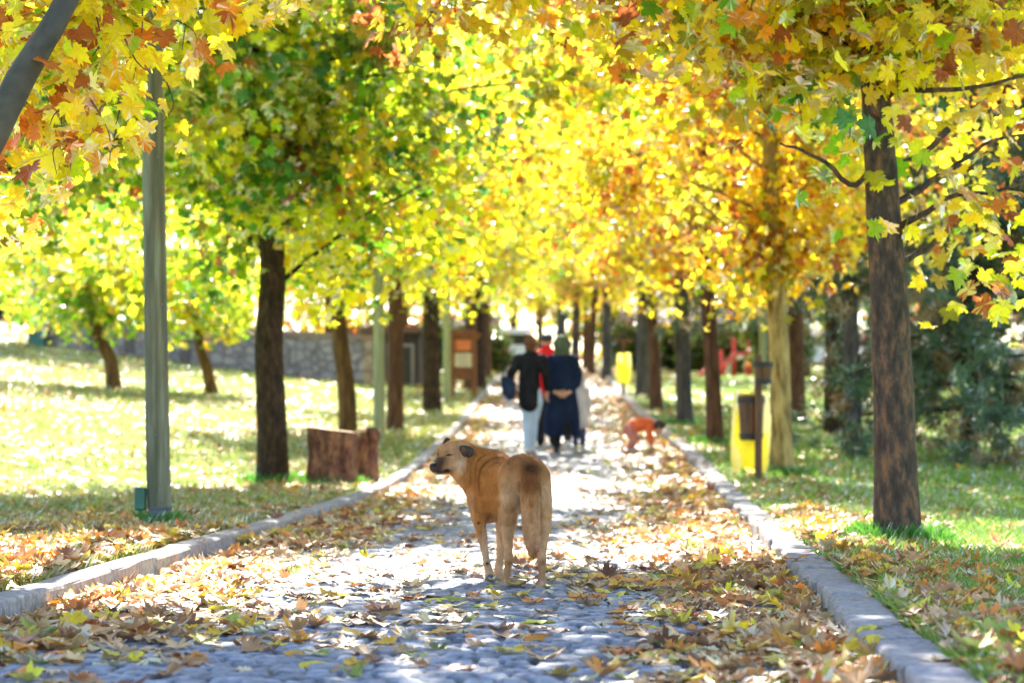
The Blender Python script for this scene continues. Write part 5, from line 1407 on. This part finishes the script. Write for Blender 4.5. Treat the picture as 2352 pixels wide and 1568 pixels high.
def man_red():
    p = at(1256, 1020, 35.6); z = float(zp(35.6)); root = thing('person', 'person in a bright red jacket and dark cap walking between the two women', 'person', (p.x, 35.6, z + .015), 0, 'people walking away along the path'); root.scale = (1, 1, .94)
    rd = cloth('red_jacket', (.62, .012, .02), (.80, .03, .04)); dk = cloth('dark_trousers', (.010, .010, .013), (.025, .025, .03)); cp = plain('dark_cap', (.05, .05, .07), .6)
    t, hp = head_prims((0, .03, 1.63), R(-10), 1.05)
    hp += hand_prims((-.27, .05, .86), (0, .2, -1), (.2, 1, 0)) + hand_prims((.27, .05, .86), (0, .2, -1), (-.2, 1, 0)) + [('c', [(0, 0, 1.2, .12), (0, .01, 1.5, .06)], .03), ('c', [(-.26, .03, .92, .03), (-.27, .05, .86, .024)], .01), ('c', [(.26, .03, .92, .03), (.27, .05, .86, .024)], .01)]
    blob('body', hp, .010, SK, root); eyes(t, 1, root)
    blob('cap', [('e', t(0, -.012, .055), (.098, .102, .085), .02), ('e', t(0, .11, .035), (.06, .055, .014), .02)], .010, cp, root)
    blob('jacket', [('c', [(0, 0, 1.52, .075), (0, 0, 1.45, .11), (0, 0, 1.33, .155), (0, 0, 1.05, .155), (0, 0, .88, .16)], .05), ('c', [(-.18, 0, 1.42, .08), (.18, 0, 1.42, .08)], .05), ('c', [(-.20, 0, 1.41, .075), (-.27, -.02, 1.14, .065), (-.26, .03, .92, .05)], .03), ('c', [(.20, 0, 1.41, .075), (.27, -.02, 1.14, .065), (.26, .03, .92, .05)], .03)], .013, rd, root)
    blob('trousers', [('c', [(-.05, 0, .90, .13), (-.09, .02, .48, .08), (-.09, -.06, .10, .06)], .03), ('c', [(.05, 0, .90, .13), (.09, .06, .48, .08), (.09, .14, .10, .06)], .03)], .014, dk, root)
    shoe('shoe', (-.09, -.08, .055), (-.10, .10, .04), 1.1, dk, root); shoe('shoe', (.09, .12, .055), (.10, .30, .04), 1.1, dk, root)
def child_pale():
    p = at(1330, 1035, 34.3); z = float(zp(34.3)); root = thing('person', 'small child in a pale grey coat half hidden beside the woman in the navy coat', 'person', (p.x, 34.3, z + .02), 0, 'people walking away along the path')
    k = .66; gy = cloth('pale_coat', (.50, .47, .47), (.66, .62, .62)); dk = cloth('dark_leggings', (.04, .05, .09), (.08, .09, .14))
    t, hp = head_prims((0, .02, .98), 0, .95)
    hp += hand_prims((.115, .0, .42), (0, .1, -1), (-.2, 1, 0), .7) + hand_prims((-.115, .05, .42), (0, .1, -1), (.2, 1, 0), .7) + [('c', [(0, 0, .7, .08), (0, .01, .9, .04)], .03), ('c', [(.11, 0, .5, .024), (.115, 0, .42, .017)], .01), ('c', [(-.11, .03, .5, .024), (-.115, .05, .42, .017)], .01)]
    blob('body', hp, .0085, SK, root); eyes(t, .9, root)
    blob('hood', [('e', (0, -.01, 1.0), (.10, .095, .10), .02), ('e', (0, -.04, .92), (.085, .06, .06), .03), ('e', t(0, .10, 0), (.06, .06, .08), -1)], .011, gy, root)
    blob('coat', [('c', [(0, 0, .86, .07), (0, 0, .76, .105), (0, 0, .50, .125), (0, 0, .40, .125)], .04), ('c', [(-.09, 0, .83, .055), (.09, 0, .83, .055)], .03), ('c', [(.105, 0, .82, .052), (.135, -.01, .66, .047), (.115, 0, .50, .042)], .02), ('c', [(-.105, 0, .82, .052), (-.135, -.01, .66, .047), (-.11, .03, .50, .042)], .02)], .011, gy, root)
    blob('leggings', [('c', [(-.045, 0, .40, .06), (-.05, .02, .08, .04)], .02), ('c', [(.045, 0, .40, .06), (.05, -.03, .08, .04)], .02)], .011, dk, root)
    shoe('shoe', (-.05, .01, .045), (-.055, .11, .035), .75, gy, root); shoe('shoe', (.05, -.04, .045), (.055, .07, .035), .75, gy, root)
def child_orange():
    p = at(1473, 1043, 33.4); z = float(zp(33.4)); root = thing('person', 'small child in an orange red suit bent double with hands on the leaves', 'person', (p.x, 33.4, z + .03), 0)
    rd = cloth('orange_jacket', (.62, .10, .035), (.80, .18, .07)); pk = cloth('grey_red_trousers', (.42, .12, .10), (.55, .24, .20)); hr = noise_mat('dark_hair', (.02, .014, .012), (.07, .045, .035), 20, .6, .5)
    t, hp = head_prims((.235, -.01, .335), R(-90), .82, R(-55))
    hp += hand_prims((.125, -.07, .075), (.3, 0, -1), (.3, .8, 0), .62, .2) + hand_prims((.16, .09, .075), (.3, 0, -1), (.3, -.8, 0), .62, .2) + [('c', [(.12, -.06, .16, .024), (.125, -.07, .075, .016)], .01), ('c', [(.15, .08, .16, .024), (.16, .09, .075, .016)], .01), ('c', [(.05, 0, .36, .06), (.19, 0, .35, .04)], .02)]
    blob('body', hp, .0085, SK, root); eyes(t, .8, root)
    blob('hair', [('e', t(0, -.03, .03), (.080, .075, .080), .02), ('e', t(0, .0, .085), (.055, .05, .03), .02)], .009, hr, root)
    blob('jacket', [('c', [(-.13, 0, .34, .095), (0, 0, .385, .095), (.10, 0, .375, .085), (.155, 0, .36, .055)], .04), ('c', [(.10, -.07, .36, .05), (.10, -.085, .25, .043), (.12, -.065, .15, .038)], .02), ('c', [(.10, .07, .36, .05), (.12, .09, .25, .043), (.15, .08, .15, .038)], .02), ('e', (.06, 0, .43), (.08, .07, .045), .03)], .011, rd, root)
    blob('trousers', [('c', [(-.17, -.05, .31, .085), (-.10, -.075, .19, .058), (-.165, -.075, .075, .043)], .02), ('c', [(-.17, .05, .31, .085), (-.08, .075, .19, .058), (-.14, .075, .075, .043)], .02)], .011, pk, root)
    wh = plain('pale_boots', (.45, .42, .42), .6)
    shoe('shoe', (-.17, -.075, .035), (-.08, -.08, .028), .68, wh, root); shoe('shoe', (-.145, .075, .035), (-.055, .08, .028), .68, wh, root)
def man_far():
    Y = 98.0; p = at(1142, 850, Y); z = float(zp(Y)); root = thing('person', 'distant person in a navy jacket and blue jeans far up the path', 'person', (p.x, Y, z + .03), 0)
    nv = cloth('navy_jacket', (.010, .016, .045), (.02, .03, .08)); jn = cloth('blue_jeans', (.10, .17, .36), (.16, .26, .48)); hr = noise_mat('black_hair', (.01, .01, .01), (.03, .03, .03), 20, .6, .5)
    t, hp = head_prims((0, .03, 1.60), 0, 1.0)
    hp += hand_prims((-.27, .03, .84), (0, .2, -1), (.2, 1, 0)) + hand_prims((.27, .03, .84), (0, .2, -1), (-.2, 1, 0)) + [('c', [(0, 0, 1.2, .12), (0, .01, 1.48, .06)], .03), ('c', [(-.26, .02, .92, .03), (-.27, .03, .84, .024)], .01), ('c', [(.26, .02, .92, .03), (.27, .03, .84, .024)], .01)]
    blob('body', hp, .012, SK, root); eyes(t, 1, root)
    blob('hair', [('e', t(0, -.02, .045), (.09, .088, .09), .02)], .012, hr, root)
    blob('jacket', [('c', [(0, 0, 1.43, .10), (0, 0, 1.30, .15), (0, 0, 1.05, .15), (0, 0, .86, .155)], .05), ('c', [(-.18, 0, 1.40, .078), (.18, 0, 1.40, .078)], .05), ('c', [(-.20, 0, 1.38, .072), (-.27, -.02, 1.14, .062), (-.26, .02, .90, .05)], .03), ('c', [(.20, 0, 1.38, .072), (.27, -.02, 1.14, .062), (.26, .02, .90, .05)], .03)], .016, nv, root)
    blob('jeans', [('c', [(-.05, 0, .86, .13), (-.09, .06, .46, .08), (-.09, .10, .10, .058)], .03), ('c', [(.05, 0, .86, .13), (.09, .0, .46, .08), (.09, -.12, .10, .058)], .03)], .016, jn, root)
    shoe('shoe', (-.09, .09, .055), (-.10, .25, .04), 1.1, hr, root); shoe('shoe', (.09, -.14, .055), (.10, .02, .04), 1.1, hr, root)
woman_black(); woman_navy(); man_red(); child_pale(); child_orange(); man_far()

# ------------------------------------------------------------------ shrubs between the far trunks
SG = 'dark shrubs between the far trunks'
def shrub(label, x, Y, w, h, mix=None):
    X = (x - CX) / FPX * Y; root = thing('shrub', label, 'shrub', (X, Y, float(H(X, Y)) - .05), 0, SG); m_ = MB()
    for i in range(7):
        a = i * .9; e = (math.cos(a) * w * .35, math.sin(a) * w * .3, h * .75)
        m_.tube(spline([(0, 0, 0), (e[0] * .4, e[1] * .4, h * .4), e], 6), np.linspace(.03, .008, 6), 5)
    m_.build('stem', M['bark_dark'], root)
    n = int(2600 * w); ncl = 40; v = unit(rng.normal(0, 1, (ncl, 3))) * rng.random((ncl, 1)) ** .4 * [w / 2, w / 2.4, h / 2] * .9 + [0, 0, h / 2]
    p = v[rng.integers(0, ncl, n)] + rng.normal(0, .16, (n, 3)); p[:, 2] = np.abs(p[:, 2])
    V, F, C = leaf_arrays(p, rng.normal(0, 1, (n, 3)), rng.normal(0, 1, (n, 3)), rng.uniform(.07, .13, n), rng.normal(0, .2, n), rng.normal(0, .2, n), leaf_cols(n, mix or {'green': 3, 'olive': 1, 'rust': .5}) * .45, False)
    np_mesh('foliage', V, [F], [M['leaf']], col=C, parent=root)
for (x, Y, w, h, lab) in ((1010, 80, 2.2, 1.7, 'dark shrub left of the notice board'), (1130, 84, 1.2, 1.5, 'small dark shrub right of the notice board'), 
                          (1450, 92, 2.0, 1.8, 'dark shrub behind the far yellow bag'), (1540, 94, 2.4, 1.7, 'broad dark shrub in front of the grey lilac house'), (1610, 90, 1.8, 1.4, 'low dark shrub behind the lower red slide'),
                          (1720, 84, 2.6, 2.0, 'big dark shrub behind the litter bins'), (1790, 70, 2.0, 2.2, 'tall dark shrub right of the pale cream trunk'), (870, 70, 1.8, 1.4, 'dark shrub in front of the wooden kiosk')):
    shrub(lab, x, Y, w, h)
for (x, Y, src, s_, lab) in ((1110, 100, tC, 1.15, 'low golden tree over the path left of the distant person'), (1240, 145, tD, 1.4, 'golden tree straight above the end of the path'), (1345, 104, t3, 1.15, 'low golden tree right of the farthest walkers'),
                            (1480, 98, tC, 1.2, 'golden tree in front of the gap between the two far houses'), (1640, 105, t3, 1.3, 'lime tree above the red slides'), (990, 92, tD, 1.2, 'golden tree behind the thick dark trunk')):
    put(src, x, Y, s_, lab)

# ------------------------------------------------------------------ far-off wood closing the view
n = 46000; ncl = 900
cx_ = rng.uniform(-52, 60, ncl); cy_ = rng.uniform(152, 185, ncl); cz_ = rng.uniform(0, 1, ncl) ** .8 * 21
k = rng.integers(0, ncl, n)
pos = np.stack([cx_[k] + rng.normal(0, 1.3, n), cy_[k] + rng.normal(0, 1.3, n), float(H(0, 165)) + cz_[k] + rng.normal(0, 1.0, n)], 1)
wt = {'yellow': 4, 'orange': 3, 'lime': 2, 'rust': 3.5, 'green': 1.5}
cc_ = leaf_cols(ncl, wt)[k] * rng.uniform(.6, 1.1, (n, 1))
V, F, C = leaf_arrays(pos, rng.normal(0, 1, (n, 3)), rng.normal(0, 1, (n, 3)) - [0, 0, .6], rng.uniform(.35, .6, n), rng.normal(0, .2, n), rng.normal(0, .2, n), np.clip(cc_, .01, .9), False)
o = np_mesh('far_wood', V, [F], [M['leaf']], col=C)
tag(o, 'brown and golden wood closing the view behind the houses', 'wood', kind='stuff')
